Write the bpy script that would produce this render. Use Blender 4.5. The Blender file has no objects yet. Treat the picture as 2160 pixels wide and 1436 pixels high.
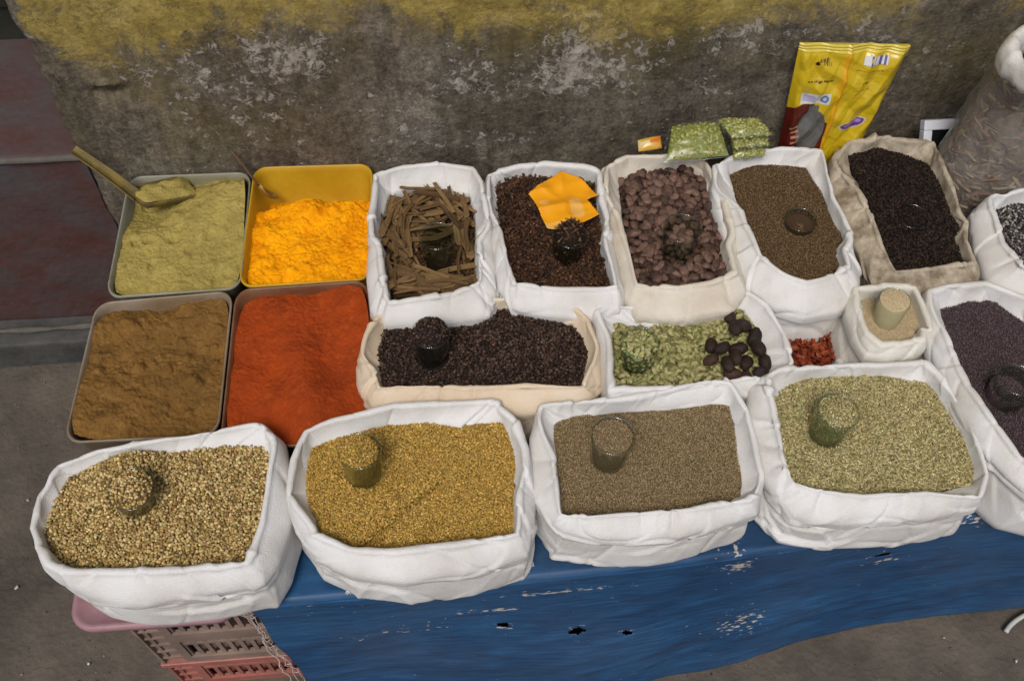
import bpy, math, random
import numpy as np
from mathutils import Vector, Matrix

random.seed(7)
rng = np.random.default_rng(11)
scene = bpy.context.scene
COL = scene.collection

# ------------------------------------------------------------------ camera
YAW, PITCH, ROLL = [math.radians(a) for a in (6.69, 55.9, -2.1)]
FPX, HC = 2000.0, 1.75
_f = np.array([math.sin(YAW)*math.cos(PITCH), math.cos(YAW)*math.cos(PITCH), -math.sin(PITCH)])
_r = np.cross(_f, [0, 0, 1.0]); _r /= np.linalg.norm(_r)
_d = np.cross(_f, _r)
_R = math.cos(ROLL)*_r + math.sin(ROLL)*_d
_D = -math.sin(ROLL)*_r + math.cos(ROLL)*_d
CAM = np.array([0, 0, HC])
cd = bpy.data.cameras.new('camera')
cam = bpy.data.objects.new('camera', cd); COL.objects.link(cam)
cd.sensor_width = 36; cd.sensor_fit = 'HORIZONTAL'; cd.lens = FPX/2160*36
cd.clip_start = 0.05; cd.clip_end = 200
m = Matrix.Identity(4)
for i in range(3):
    m[i][0] = _R[i]; m[i][1] = -_D[i]; m[i][2] = -_f[i]; m[i][3] = CAM[i]
cam.matrix_world = m
scene.camera = cam

# ------------------------------------------------------------------ light
SUN_EL, SUN_ROT = math.radians(58), math.radians(200)
w = bpy.data.worlds.new('World'); scene.world = w; w.use_nodes = True
nt = w.node_tree
bg = nt.nodes['Background']
sky = nt.nodes.new('ShaderNodeTexSky'); sky.sky_type = 'NISHITA'; sky.sun_disc = False
sky.sun_elevation = SUN_EL; sky.sun_rotation = SUN_ROT
sky.air_density = 1.0; sky.dust_density = 4.0; sky.ozone_density = 0.6
nt.links.new(sky.outputs[0], bg.inputs[0]); bg.inputs[1].default_value = 0.09
sd = bpy.data.lights.new('sun', 'SUN'); sd.energy = 1.7; sd.angle = math.radians(20); sd.color = (1, .955, .89)
so = bpy.data.objects.new('sun', sd); COL.objects.link(so)
sdir = Vector((math.sin(SUN_ROT)*math.cos(SUN_EL), math.cos(SUN_ROT)*math.cos(SUN_EL), math.sin(SUN_EL)))
so.rotation_euler = sdir.to_track_quat('Z', 'Y').to_euler(); so.location = (0, 0, 4)
scene.view_settings.view_transform = 'Standard'; scene.view_settings.look = 'None'
scene.view_settings.gamma = 1; scene.view_settings.exposure = 0.12
scene.cycles.max_bounces = 8; scene.cycles.transmission_bounces = 8; scene.cycles.transparent_max_bounces = 8
scene.cycles.use_denoising = True
scene.cycles.caustics_refractive = False; scene.cycles.caustics_reflective = False

# ------------------------------------------------------------------ measuring: a photo pixel to a point at a known height or depth
def ray(x, y):
    return _R*((x-1080)/FPX) + _D*((y-718)/FPX) + _f
def PZ(x, y, z):
    d = ray(x, y); return CAM + d*((z-HC)/d[2])
def PY(x, y, Y):
    d = ray(x, y); return CAM + d*(Y/d[1])

# ------------------------------------------------------------------ noise
def _h(ix, iy, iz, s):
    n = (ix.astype(np.int64)*374761393 + iy.astype(np.int64)*668265263 + iz.astype(np.int64)*2147483647 + s*1274126177) & 0xffffffff
    n = ((n ^ (n >> 13))*1274126177) & 0xffffffff
    n = (n ^ (n >> 16)) & 0xffffffff
    n = (n*2246822519) & 0xffffffff
    return ((n ^ (n >> 15)) & 0xffff)/65535.0
def vn(x, y, z=0.0, s=0):
    x, y, z = np.broadcast_arrays(np.asarray(x, float), np.asarray(y, float), np.asarray(z, float))
    ix, iy, iz = np.floor(x), np.floor(y), np.floor(z)
    fx, fy, fz = x-ix, y-iy, z-iz
    fx, fy, fz = [t*t*t*(t*(t*6-15)+10) for t in (fx, fy, fz)]
    r = 0
    for dz in (0, 1):
        for dy in (0, 1):
            for dx in (0, 1):
                r = r + _h(ix+dx, iy+dy, iz+dz, s)*(fx if dx else 1-fx)*(fy if dy else 1-fy)*(fz if dz else 1-fz)
    return r*2-1
def fbm(x, y, z=0.0, s=0, o=4):
    r, a, t = 0, 1, 0
    for k in range(o):
        r = r + a*vn(np.asarray(x)*2**k, np.asarray(y)*2**k, np.asarray(z)*2**k, s+k*17); t += a; a *= .5
    return r/t
def ridge(x, y, z=0.0, s=0, e=.0004):
    return 1-2*np.sqrt(vn(x, y, z, s)**2 + e)
def sstep(a, b, x):
    t = np.clip((x-a)/(b-a), 0, 1); return t*t*(3-2*t)

# ------------------------------------------------------------------ materials
def mat(name, rgb, rough=.7, metal=0, spec=.5, vary=None, vscale=8, bump=0, bscale=60, bdetail=4, trans=0, alpha=1, attr=None, coat=0, ior=1.45, sss=0, stretch=None, bdist=.002):
    M = bpy.data.materials.new(name); M.use_nodes = True
    n = M.node_tree; b = n.nodes['Principled BSDF']
    b.inputs['Roughness'].default_value = rough; b.inputs['Metallic'].default_value = metal
    b.inputs['Specular IOR Level'].default_value = spec; b.inputs['IOR'].default_value = ior
    b.inputs['Transmission Weight'].default_value = trans; b.inputs['Alpha'].default_value = alpha
    b.inputs['Coat Weight'].default_value = coat
    b.inputs['Base Color'].default_value = (*rgb, 1)
    tc = n.nodes.new('ShaderNodeTexCoord')
    co = tc.outputs['Object']
    if stretch:
        mp = n.nodes.new('ShaderNodeMapping'); mp.inputs['Scale'].default_value = stretch
        n.links.new(co, mp.inputs[0]); co = mp.outputs[0]
    src = None
    if attr:
        a = n.nodes.new('ShaderNodeAttribute'); a.attribute_name = attr; src = a.outputs['Color']
    if vary is not None:
        no = n.nodes.new('ShaderNodeTexNoise'); no.inputs['Scale'].default_value = vscale; no.inputs['Detail'].default_value = 6; no.inputs['Roughness'].default_value = .65
        n.links.new(co, no.inputs[0])
        rp = n.nodes.new('ShaderNodeValToRGB'); rp.color_ramp.elements[0].position = .38; rp.color_ramp.elements[1].position = .66
        n.links.new(no.outputs[0], rp.inputs[0])
        mx = n.nodes.new('ShaderNodeMix'); mx.data_type = 'RGBA'
        n.links.new(rp.outputs[0], mx.inputs[0])
        if src is None:
            mx.inputs[6].default_value = (*rgb, 1)
            mx.inputs[7].default_value = (*vary, 1)
        else:
            mx.blend_type = 'MULTIPLY'; n.links.new(src, mx.inputs[6]); mx.inputs[7].default_value = (*vary, 1)
        src = mx.outputs[2]
    if src is not None: n.links.new(src, b.inputs['Base Color'])
    if bump:
        no = n.nodes.new('ShaderNodeTexNoise'); no.inputs['Scale'].default_value = bscale; no.inputs['Detail'].default_value = bdetail
        n.links.new(co, no.inputs[0])
        bp = n.nodes.new('ShaderNodeBump'); bp.inputs['Strength'].default_value = bump; bp.inputs['Distance'].default_value = bdist
        n.links.new(no.outputs[0], bp.inputs['Height']); n.links.new(bp.outputs[0], b.inputs['Normal'])
    return M
def nodes_of(M): return M.node_tree, M.node_tree.nodes['Principled BSDF']

# ------------------------------------------------------------------ objects
def tag(o, label=None, cat=None, group=None, kind=None):
    if label: o['label'] = label
    if cat: o['category'] = cat
    if group: o['group'] = group
    if kind: o['kind'] = kind
    return o
def mesh(name, V, Fc, material, parent=None, smooth=True, loc=None, col=None):
    """V (n,3); Fc an (m,k) array or list of index tuples"""
    V = np.asarray(V, np.float64)
    if loc is None: loc = (0, 0, 0)
    loc = np.asarray(loc, float)
    me = bpy.data.meshes.new(name)
    if isinstance(Fc, np.ndarray):
        nf, k = Fc.shape
        me.vertices.add(len(V)); me.vertices.foreach_set('co', (V-loc).astype(np.float32).ravel())
        me.loops.add(nf*k); me.loops.foreach_set('vertex_index', Fc.astype(np.int32).ravel())
        me.polygons.add(nf); me.polygons.foreach_set('loop_start', np.arange(0, nf*k, k, dtype=np.int32))
        me.polygons.foreach_set('loop_total', np.full(nf, k, np.int32))
    else:
        me.from_pydata((V-loc).tolist(), [], [tuple(int(q) for q in f) for f in Fc])
    me.update(calc_edges=True)
    me.polygons.foreach_set('use_smooth', [smooth]*len(me.polygons))
    if col is not None:
        a = me.color_attributes.new('Col', 'FLOAT_COLOR', 'POINT')
        c = np.ones((len(V), 4), np.float32); c[:, :3] = col
        a.data.foreach_set('color', c.ravel())
    me.materials.append(material)
    o = bpy.data.objects.new(name, me); o.location = loc; COL.objects.link(o)
    if parent is not None:
        o.parent = parent
        o.location = loc-np.array(parent.location)
    return o
def empty(name, loc):
    o = bpy.data.objects.new(name, None); o.location = loc; o.empty_display_size = .05; COL.objects.link(o); return o
def grid_faces(nu, nv, wrap_u=False, off=0):
    """vertex index = v*nu+u"""
    U = nu if wrap_u else nu-1
    u, v = np.meshgrid(np.arange(U), np.arange(nv-1))
    u, v = u.ravel(), v.ravel(); u2 = (u+1) % nu
    return np.stack([v*nu+u, v*nu+u2, (v+1)*nu+u2, (v+1)*nu+u], 1)+off
class MB:
    def __init__(s): s.V = []; s.F = []; s.C = []; s.n = 0
    def add(s, V, F, c=None):
        V = np.asarray(V, float); s.V.append(V); s.F += [tuple(int(i)+s.n for i in f) for f in F]; s.n += len(V)
        if c is not None: s.C.append(np.tile(np.asarray(c, float), (len(V), 1)))
        return s
    def box(s, x0, x1, y0, y1, z0, z1, c=None):
        V = [(x, y, z) for z in (z0, z1) for y in (y0, y1) for x in (x0, x1)]
        return s.add(V, [(0, 2, 3, 1), (4, 5, 7, 6), (0, 1, 5, 4), (2, 6, 7, 3), (0, 4, 6, 2), (1, 3, 7, 5)], c)
    def tube(s, pts, r, n=8, c=None, cap=True):
        pts = np.asarray(pts, float); k = len(pts); rr = np.broadcast_to(np.asarray(r, float), (k,))
        T = np.gradient(pts, axis=0); T /= np.linalg.norm(T, axis=1)[:, None]+1e-12
        up = np.array([0, 0, 1.0]) if abs(T[0][2]) < .9 else np.array([1.0, 0, 0])
        V = []
        for i in range(k):
            a = np.cross(T[i], up); a /= np.linalg.norm(a)+1e-12; b = np.cross(a, T[i]); up = b
            for j in range(n):
                t = 2*math.pi*j/n; V.append(pts[i]+rr[i]*(a*math.cos(t)+b*math.sin(t)))
        F = [(i*n+j, i*n+(j+1) % n, (i+1)*n+(j+1) % n, (i+1)*n+j) for i in range(k-1) for j in range(n)]
        if cap: F += [tuple(range(n))[::-1], tuple((k-1)*n+j for j in range(n))]
        return s.add(V, F, c)
    def build(s, name, M, parent=None, smooth=False, loc=None):
        return mesh(name, np.concatenate(s.V), s.F, M, parent, smooth, loc, np.concatenate(s.C) if s.C else None)
def bevel(o, w=.002, seg=2):
    b = o.modifiers.new('bevel', 'BEVEL'); b.width = w; b.segments = seg; b.limit_method = 'ANGLE'; b.harden_normals = False
    return o

def closed_curve(pts, n=400):
    """dense closed Catmull-Rom through pts"""
    P = np.asarray(pts, float); k = len(P); out = []
    m_ = max(4, n//k)
    for i in range(k):
        p0, p1, p2, p3 = P[i-1], P[i], P[(i+1) % k], P[(i+2) % k]
        for j in range(m_):
            t = j/m_
            out.append(.5*((2*p1)+(-p0+p2)*t+(2*p0-5*p1+4*p2-p3)*t*t+(-p0+3*p1-3*p2+p3)*t**3))
    return np.array(out)
def cloth_curve(pts, k=.78):
    a = closed_curve(pts); P = np.asarray(pts, float); n = len(P); m_ = len(a)//n
    b = np.array([P[i]+(P[(i+1) % n]-P[i])*j/m_ for i in range(n) for j in range(m_)])
    return a*(1-k)+b*k
def radial(P, c, th):
    d = P-c; a = np.arctan2(d[:, 1], d[:, 0]); r = np.hypot(d[:, 0], d[:, 1])
    o = np.argsort(a); a, r = a[o], r[o]
    a = np.concatenate([a-2*math.pi, a, a+2*math.pi]); r = np.tile(r, 3)
    return np.interp(th, a, r)

# ------------------------------------------------------------------ setting materials
def wall_material():
    M = bpy.data.materials.new('weathered plaster'); M.use_nodes = True
    n, b = nodes_of(M); L = n.links.new; N = n.nodes.new
    tc = N('ShaderNodeTexCoord')
    def noise(scale, detail=6, rough=.6, dist=0, mapping=None):
        q = N('ShaderNodeTexNoise'); q.inputs['Scale'].default_value = scale; q.inputs['Detail'].default_value = detail
        q.inputs['Roughness'].default_value = rough; q.inputs['Distortion'].default_value = dist
        if mapping:
            mp = N('ShaderNodeMapping'); mp.inputs['Scale'].default_value = mapping[:3]; mp.inputs['Location'].default_value = mapping[3:]
            L(tc.outputs['Object'], mp.inputs[0]); L(mp.outputs[0], q.inputs[0])
        else: L(tc.outputs['Object'], q.inputs[0])
        return q.outputs[0]
    def ramp(src, stops):
        r = N('ShaderNodeValToRGB'); e = r.color_ramp.elements
        while len(e) < len(stops): e.new(.5)
        for i, (p, c) in enumerate(stops):
            e[i].position = p; e[i].color = (*c, 1) if len(c) == 3 else c
        L(src, r.inputs[0]); return r.outputs[0]
    def mix(f, a, c, mode='MIX'):
        x = N('ShaderNodeMix'); x.data_type = 'RGBA'; x.blend_type = mode
        for i, s in ((0, f), (6, a), (7, c)):
            if hasattr(s, 'links') or hasattr(s, 'is_linked'): L(s, x.inputs[i])
            elif i == 0: x.inputs[0].default_value = s
            else: x.inputs[i].default_value = (*s, 1)
        return x.outputs[2]
    def math_(op, a, c=None):
        x = N('ShaderNodeMath'); x.operation = op
        for i, s in ((0, a), (1, c)):
            if s is None: continue
            if isinstance(s, (int, float)): x.inputs[i].default_value = s
            else: L(s, x.inputs[i])
        return x.outputs[0]
    bw = lambda a: (a, a, a)
    at = N('ShaderNodeAttribute'); at.attribute_name = 'Col'
    sp = N('ShaderNodeSeparateColor'); L(at.outputs['Color'], sp.inputs[0])
    yel, pale, olive = sp.outputs[0], sp.outputs[1], sp.outputs[2]
    base = ramp(noise(5, 10, .68, .4), [(.30, (.068, .057, .043)), (.48, (.134, .114, .088)), (.60, (.208, .182, .144)), (.75, (.29, .262, .215))])
    fine = mix(1.0, ramp(noise(48, 9, .75), [(.36, bw(.52)), (.62, bw(1.30))]), ramp(noise(170, 5, .7), [(.36, bw(.65)), (.64, bw(1.3))]), 'MULTIPLY')
    base = mix(1.0, base, fine, 'MULTIPLY')
    ol = math_('MULTIPLY', ramp(noise(7, 8, .6), [(.4, bw(0)), (.62, bw(1))]), olive)
    base = mix(ol, base, (.135, .105, .032))
    # flaked pale lime showing through
    fl = math_('ADD', math_('ADD', math_('MULTIPLY', noise(62, 10, .80, .5), .72), math_('MULTIPLY', noise(10, 6, .7), .30)), math_('MULTIPLY', math_('SUBTRACT', pale, .5), .15))
    flm = ramp(fl, [(.535, bw(0)), (.560, bw(1))])
    flc = ramp(noise(90, 4), [(.3, (.24, .215, .18)), (.7, (.55, .51, .46))])
    # long vertical stains where water has run down
    st_ = ramp(noise(1, 8, .7, .8, (22, 22, 3.2, 0, 0, 0)), [(.42, bw(.62)), (.58, bw(1.12))])
    base = mix(.75, base, st_, 'MULTIPLY')
    base = mix(math_('MULTIPLY', flm, .72), base, flc)
    fl2 = ramp(noise(13, 9, .7, .6, (1, 1, 1, 3, 1, 2)), [(.60, bw(0)), (.70, bw(1))])
    base = mix(math_('MULTIPLY', fl2, .4), base, (.26, .24, .20))
    # yellow distemper band along the top
    ym = math_('ADD', yel, math_('MULTIPLY', math_('SUBTRACT', noise(10, 10, .78, .6), .5), 1.5))
    ymk = ramp(ym, [(.40, bw(0)), (.62, bw(1))])
    yc = ramp(noise(16, 8, .7), [(.3, (.18, .135, .035)), (.5, (.37, .28, .07)), (.72, (.52, .41, .15))])
    yc = mix(1.0, yc, ramp(noise(120, 5, .7), [(.3, bw(.7)), (.65, bw(1.15))]), 'MULTIPLY')
    chips = ramp(noise(30, 8, .7, .2, (1, 1, 1, 7, 3, 1)), [(.60, bw(1)), (.66, bw(.15))])
    base = mix(math_('MULTIPLY', math_('MULTIPLY', ymk, chips), .88), base, yc)
    L(base, b.inputs['Base Color'])
    b.inputs['Roughness'].default_value = .93; b.inputs['Specular IOR Level'].default_value = .25
    hh = math_('ADD', noise(70, 9, .7), math_('MULTIPLY', flm, .25))
    hh = math_('ADD', hh, math_('MULTIPLY', noise(12, 5), .8))
    bp = N('ShaderNodeBump'); bp.inputs['Strength'].default_value = .8; bp.inputs['Distance'].default_value = .006
    L(hh, bp.inputs['Height']); L(bp.outputs[0], b.inputs['Normal'])
    return M
M_wall = wall_material()
M_ground = mat('dusty concrete', (.128, .109, .088), .95, spec=.2, vary=(.064, .056, .047), vscale=5, bump=.9, bscale=90, bdetail=8, bdist=.004)
M_red = mat('red oxide paint on cement', (.080, .031, .025), .75, vary=(.070, .060, .062), vscale=9, bump=.6, bscale=60, bdist=.004)
M_cement = mat('worn cement', (.115, .105, .088), .9, vary=(.08, .075, .062), vscale=20, bump=.7, bscale=70, bdist=.004)
M_kerb = mat('dark kerb cement', (.085, .083, .078), .9, vary=(.045, .046, .045), vscale=12, bump=.7, bscale=60, bdist=.004)
M_door = mat('dark green door paint', (.015, .018, .013), .6, vary=(.03, .032, .022), vscale=10)

# ------------------------------------------------------------------ ground, kerb, doorstep, wall
WY, CX = 1.25, -0.622
def build_ground():
    xs = np.concatenate([np.linspace(-40, -1.2, 14)[:-1], np.linspace(-1.2, 1.6, 240), np.linspace(1.6, 40, 14)[1:]])
    ys = np.concatenate([np.linspace(-40, .15, 14)[:-1], np.linspace(.15, 1.2, 110), np.linspace(1.2, 40, 12)[1:]])
    X, Y = np.meshgrid(xs, ys)
    Z = .004*fbm(X*9, Y*9, s=3)+.0015*vn(X*60, Y*60, s=5)
    V = np.stack([X.ravel(), Y.ravel(), Z.ravel()], 1)
    tag(mesh('ground', V, grid_faces(len(xs), len(ys)), M_ground), 'dusty grey brown concrete ground in front of the stall', None, kind='structure')
build_ground()

def build_wall():
    xs = np.concatenate([np.linspace(CX, 1.45, 420), np.linspace(1.45, 5, 20)[1:]])
    zs = np.concatenate([np.linspace(-.02, .92, 200), np.linspace(.92, 2.9, 30)[1:]])
    X, Z = np.meshgrid(xs, zs)
    D = .006*fbm(X*4, Z*4, s=21)+.0022*fbm(X*25, Z*25, s=22)
    # a broken hollow under a lip
    cx, _, cz = PY(232, 190, WY)
    dd = np.hypot((X-cx)/.026, (Z-cz)/.018); up = sstep(cz+.016, cz+.010, Z)
    D = D-.020*np.exp(-dd**2*1.2)*up+.010*np.exp(-(((X-cx)/.026)**2+((Z-(cz+.016-14*(cx-X)**2))/.004)**2))
    # plaster edge frayed at the doorway
    edge = .008*fbm(Z[:, 0]*18, 0, s=5)
    Xe = X.copy(); k = np.exp(-(X-CX)/.03); Xe += edge[:, None]*k
    D = D-.012*np.exp(-(X-CX)/.008)
    Y = WY-D
    lim = np.interp(X, [-.62, -.5, -.42, -.3, -.1, .02, .1, .3, .5, .65, .8, 1.0, 1.2], [.755, .76, .775, .81, .835, .79, .755, .76, .77, .79, .81, .80, .80])
    yel = np.clip(.5+(Z-lim)*4.6, 0, 1)
    g = lambda px, py, sx, sz: np.exp(-(((X-PY(px, py, WY)[0])/sx)**2+((Z-PY(px, py, WY)[2])/sz)**2))
    yel = np.clip(yel-.9*np.exp(-(X-CX)/.022)*(.6+.8*vn(X*30, Z*22, s=9)), 0, 1)
    pale = .28+.5*g(620, 120, .10, .05)+.35*g(420, 190, .13, .07)+.6*g(1210, 90, .09, .09)+.3*g(900, 200, .22, .05)+.35*g(1000, 150, .04, .05)+.5*g(1640, 80, .12, .05)+.3*g(1330, 160, .15, .08)-.3*g(250, 260, .15, .06)+.25*g(1000, 280, .2, .04)-.35*g(820, 70, .09, .1)
    olive = .12+.55*g(320, 200, .22, .12)+.5*g(1500, 60, .3, .1)+.6*g(1050, 40, .3, .08)+.4*g(2000, 120, .3, .1)
    V = np.stack([Xe.ravel(), Y.ravel(), Z.ravel()], 1)
    C = np.clip(np.stack([yel.ravel(), pale.ravel(), olive.ravel()], 1), 0, 1)
    F = grid_faces(len(xs), len(zs))
    # returns into the doorway and the top, back
    nz = len(zs); n0 = len(V); left = np.arange(nz)*len(xs)
    ys = [1.275, 1.33, 1.42, 1.58]
    R = []; RC = []
    for yy in ys:
        q = V[left].copy(); q[:, 1] = yy; q[:, 0] = CX+.006*fbm(zs*9, yy*9, s=8)+(.004 if yy < 1.3 else .0); R.append(q); cc = C[left].copy(); cc[:, 0] *= .3; RC.append(cc)
    V = np.concatenate([V]+R); C = np.concatenate([C]+RC)
    cols = [left]+[n0+i*nz+np.arange(nz) for i in range(len(ys))]
    extra = []
    for a, b_ in zip(cols[1:], cols[:-1]):
        extra.append(np.stack([a[:-1], b_[:-1], b_[1:], a[1:]], 1))
    o = mesh('wall', V, np.concatenate([F]+extra), M_wall, col=C)
    tag(o, 'stained grey plaster wall with a worn yellow painted band along its top', 'wall')
build_wall()

def slab(name, M, x0, x1, y0, y1, z0, z1, parent=None, res=.012, amp=.002, seed=1):
    """a block whose top and front are gently uneven"""
    nx = max(3, int((x1-x0)/res)); prof = []
    r = .006
    for z in np.linspace(z0, z1-r, max(2, int((z1-z0)/res))): prof.append((y0, z))
    for t in np.linspace(0, math.pi/2, 5)[1:]: prof.append((y0+r-r*math.cos(t), z1-r+r*math.sin(t)))
    for y in np.linspace(y0+r, y1, max(2, int((y1-y0)/res)))[1:]: prof.append((y, z1))
    prof = np.array(prof); xs = np.linspace(x0, x1, nx)
    X = np.tile(xs, len(prof)); Y = np.repeat(prof[:, 0], nx); Z = np.repeat(prof[:, 1], nx)
    d = amp*fbm(X*14, Y*14, Z*14, s=seed)
    V = np.stack([X, Y-d, Z+d*.6], 1)
    n = len(V); F = list(map(tuple, grid_faces(nx, len(prof))))
    return mesh(name, V, F, M, parent)
st = empty('doorstep', (-1.0, 1.25, 0))
tag(st, 'dark red painted doorstep with a pale chipped front edge, in the doorway at the left', 'doorstep')
slab('riser', M_red, -2.4, CX+.001, WY+.004, 1.29, .05, .538, st, amp=.004, seed=4)
slab('nosing', M_cement, -2.4, CX-.004, WY-.003, 1.254, .5385, .5465, st, amp=.004, seed=6)
slab('tread', M_red, -2.4, CX-.001, 1.2545, 1.575, .40, .5455, st, amp=.003, seed=9)
slab('kerb', M_kerb, -2.4, CX+.35, 1.185, WY+.001, -.01, .082, amp=.005, seed=12)
tag(bpy.data.objects['kerb'], 'low dark kerb along the foot of the doorstep', None, kind='structure')
lb = MB().tube([(x, 1.222+.004*math.sin(x*9), .088) for x in np.linspace(-1.6, -.70, 30)], [.006+.002*math.sin(i*1.7) for i in range(30)], 7)
tag(lb.build('timber_strip', M_cement, smooth=True), 'thin pale strip lying along the kerb under the red doorstep', 'strip')
dr = MB().box(-2.4, CX+.0, 1.577, 1.62, .50, 2.6)
for k in range(5): dr.box(-2.3+.35*k, -2.05+.35*k, 1.570, 1.5765, .62, 1.5)
tag(bevel(dr.build('door', M_door)), 'dark shut door at the back of the doorway', 'door')

# ------------------------------------------------------------------ crates, board, tarp
ZT = .400   # stand surface
M_crate = mat('dusty pink grey crate plastic', (.27, .19, .155), .65, vary=(.17, .125, .10), vscale=14, bump=.2, bscale=150)
M_coral = mat('coral crate plastic', (.36, .13, .105), .5, vary=(.25, .10, .08), vscale=20)
M_pink = mat('faded pink plastic', (.36, .21, .23), .5, vary=(.26, .14, .155), vscale=9)
M_board = mat('grey plank wood', (.12, .095, .07), .85, vary=(.06, .05, .04), vscale=12, stretch=(1, 12, 12), bump=.4, bscale=50)

def crate(x0, x1, y0, y1, z0, z1, M, label, group):
    root = empty('plastic_crate', ((x0+x1)/2, (y0+y1)/2, z0))
    tag(root, label, 'crate', group)
    t = .006; H = z1-z0; post = .052
    rim = MB()
    for a in ((x0-.006, x1+.006, y0-.006, y0+.010), (x0-.006, x1+.006, y1-.010, y1+.006), (x0-.006, x0+.010, y0+.0101, y1-.0101), (x1-.010, x1+.006, y0+.0101, y1-.0101)):
        rim.box(*a, z1-.016, z1)
    bevel(rim.build('rim', M, root, loc=root.location), .002)
    bot = MB().box(x0+.007, x1-.007, y0+.007, y1-.007, z0, z0+.006); bot.build('base', M, root, loc=root.location)
    def side(horizontal, fixed, a0, a1, name='slotted_side'):
        mb = MB()
        def bx(p0, p1, q0, q1, d0=0.0, d1=t):
            if horizontal: mb.box(p0, p1, fixed+d0, fixed+d1, q0, q1)
            else: mb.box(fixed+d0, fixed+d1, p0, p1, q0, q1)
        zz = z1-.0165
        rows = [(.012, 0), (.017, 1), (.009, 0), (.056, 2), (.025, 0)]
        bx(a0, a0+.004, z0, zz, -.003, t); bx(a0+.0042, a0+post-.0142, z0, zz, .0035, t)
        zq = z0+.02
        while zq < zz-.02: bx(a0+.0041, a0+post-.0141, zq, zq+.004, -.001, .0033); bx(a0+.012, a0+.016, zq+.0042, zq+.0338, .0002, .0034); zq += .034
        bx(a0+post-.014, a0+post, z0, zz, -.002, t); bx(a1-post, a1, z0, zz, -.002, t)
        z = zz; k = 0
        while z > z0+.012:
            hgt, kind = rows[k % 5]; k += 1
            b0 = max(z0, z-hgt)
            if kind == 0: bx(a0+post+.0002, a1-post-.0002, b0+.0002, z-.0002, -.003 if hgt > .011 else 0, t)
            else:
                step = .0165; cnt = int((a1-a0-2*post)/step); st_ = (a1-a0-2*post)/cnt
                for i in range(cnt+1):
                    c = a0+post+i*st_; wv = .0036
                    bx(max(a0+post+.0002, c-wv), min(a1-post-.0002, c+wv), b0, z, .001, t-.001)
            z = b0
        mb.build(name, M, root, loc=root.location)
    side(True, y0, x0, x1); side(True, y1-t, x0, x1); side(False, x0, y0+.007, y1-.007); side(False, x1-t, y0+.007, y1-.007)
    return root
G1 = 'fruit crates carrying the stall'
crate(-.505, -.205, .486, .74, .135, .388, M_crate, 'dusty pink grey plastic crate with slotted sides under the front left sack', G1)
crate(-.505, -.205, .486, .74, .0, .1345, M_coral, 'coral red plastic crate at the bottom of the front left stack', G1)
crate(-.56, -.20, .80, 1.14, .135, .388, M_crate, 'dusty plastic crate under the spice powder tubs', G1)
crate(-.56, -.20, .80, 1.14, .0, .1345, M_coral, 'coral crate on the ground under the spice powder tubs', G1)
bd = MB()
for i, (y0, y1) in enumerate(((.56, .68), (.685, .86), (.865, 1.04), (1.045, 1.20))):
    bd.box(-.565 if i > 0 else -.20, 1.32, y0, y1, .3885, ZT-.003)
tag(bevel(bd.build('plank_board', M_board), .002), 'wooden plank top laid over the crates under the sacks', 'board')
for q_, x in enumerate((.15, .62, 1.08)):
    tr = MB()
    for (y0, y1) in ((.60, .625), (1.08, 1.105)):
        tr.box(x, x+.035, y0, y1, 0, .352)
    tr.box(x, x+.035, .56, 1.16, .3525, .388)
    tag(bevel(tr.build('trestle', M_board)), 'wooden trestle holding up the %s behind the blue tarp' % ('left part of the planks', 'middle of the planks', 'right part of the planks')[q_], 'trestle', 'trestles under the planks')
# pink lid under the coriander sack
def rrect(x0, x1, y0, y1, r, n=6):
    P = []
    for cx, cy, a in ((x1-r, y1-r, 0), (x0+r, y1-r, 1), (x0+r, y0+r, 2), (x1-r, y0+r, 3)):
        for k in range(n+1):
            t = (a+k/n)*math.pi/2; P.append((cx+r*math.cos(t), cy+r*math.sin(t)))
    return np.array(P)
def loft(loops):
    n = len(loops[0]); V = np.concatenate(loops); F = list(map(tuple, grid_faces(n, len(loops), True)))
    return V, F, n
def lid():
    L = []
    for ins, z in ((.004, .3885), (0, .3915), (0, .4035), (.003, .4065), (.008, .4065), (.012, .4015), (.03, .4005)):
        p = rrect(-.560+ins, -.322-ins, .457+ins, .705-ins, .035-min(ins, .02)); L.append(np.column_stack([p, np.full(len(p), z)]))
    V, F, n = loft(L); F.append(tuple(range((len(L)-1)*n, len(L)*n)))
    o = mesh('crate_lid', V, F, M_pink); tag(o, 'faded pink plastic lid on the crate, under the coriander sack', 'lid')
lid()

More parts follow.
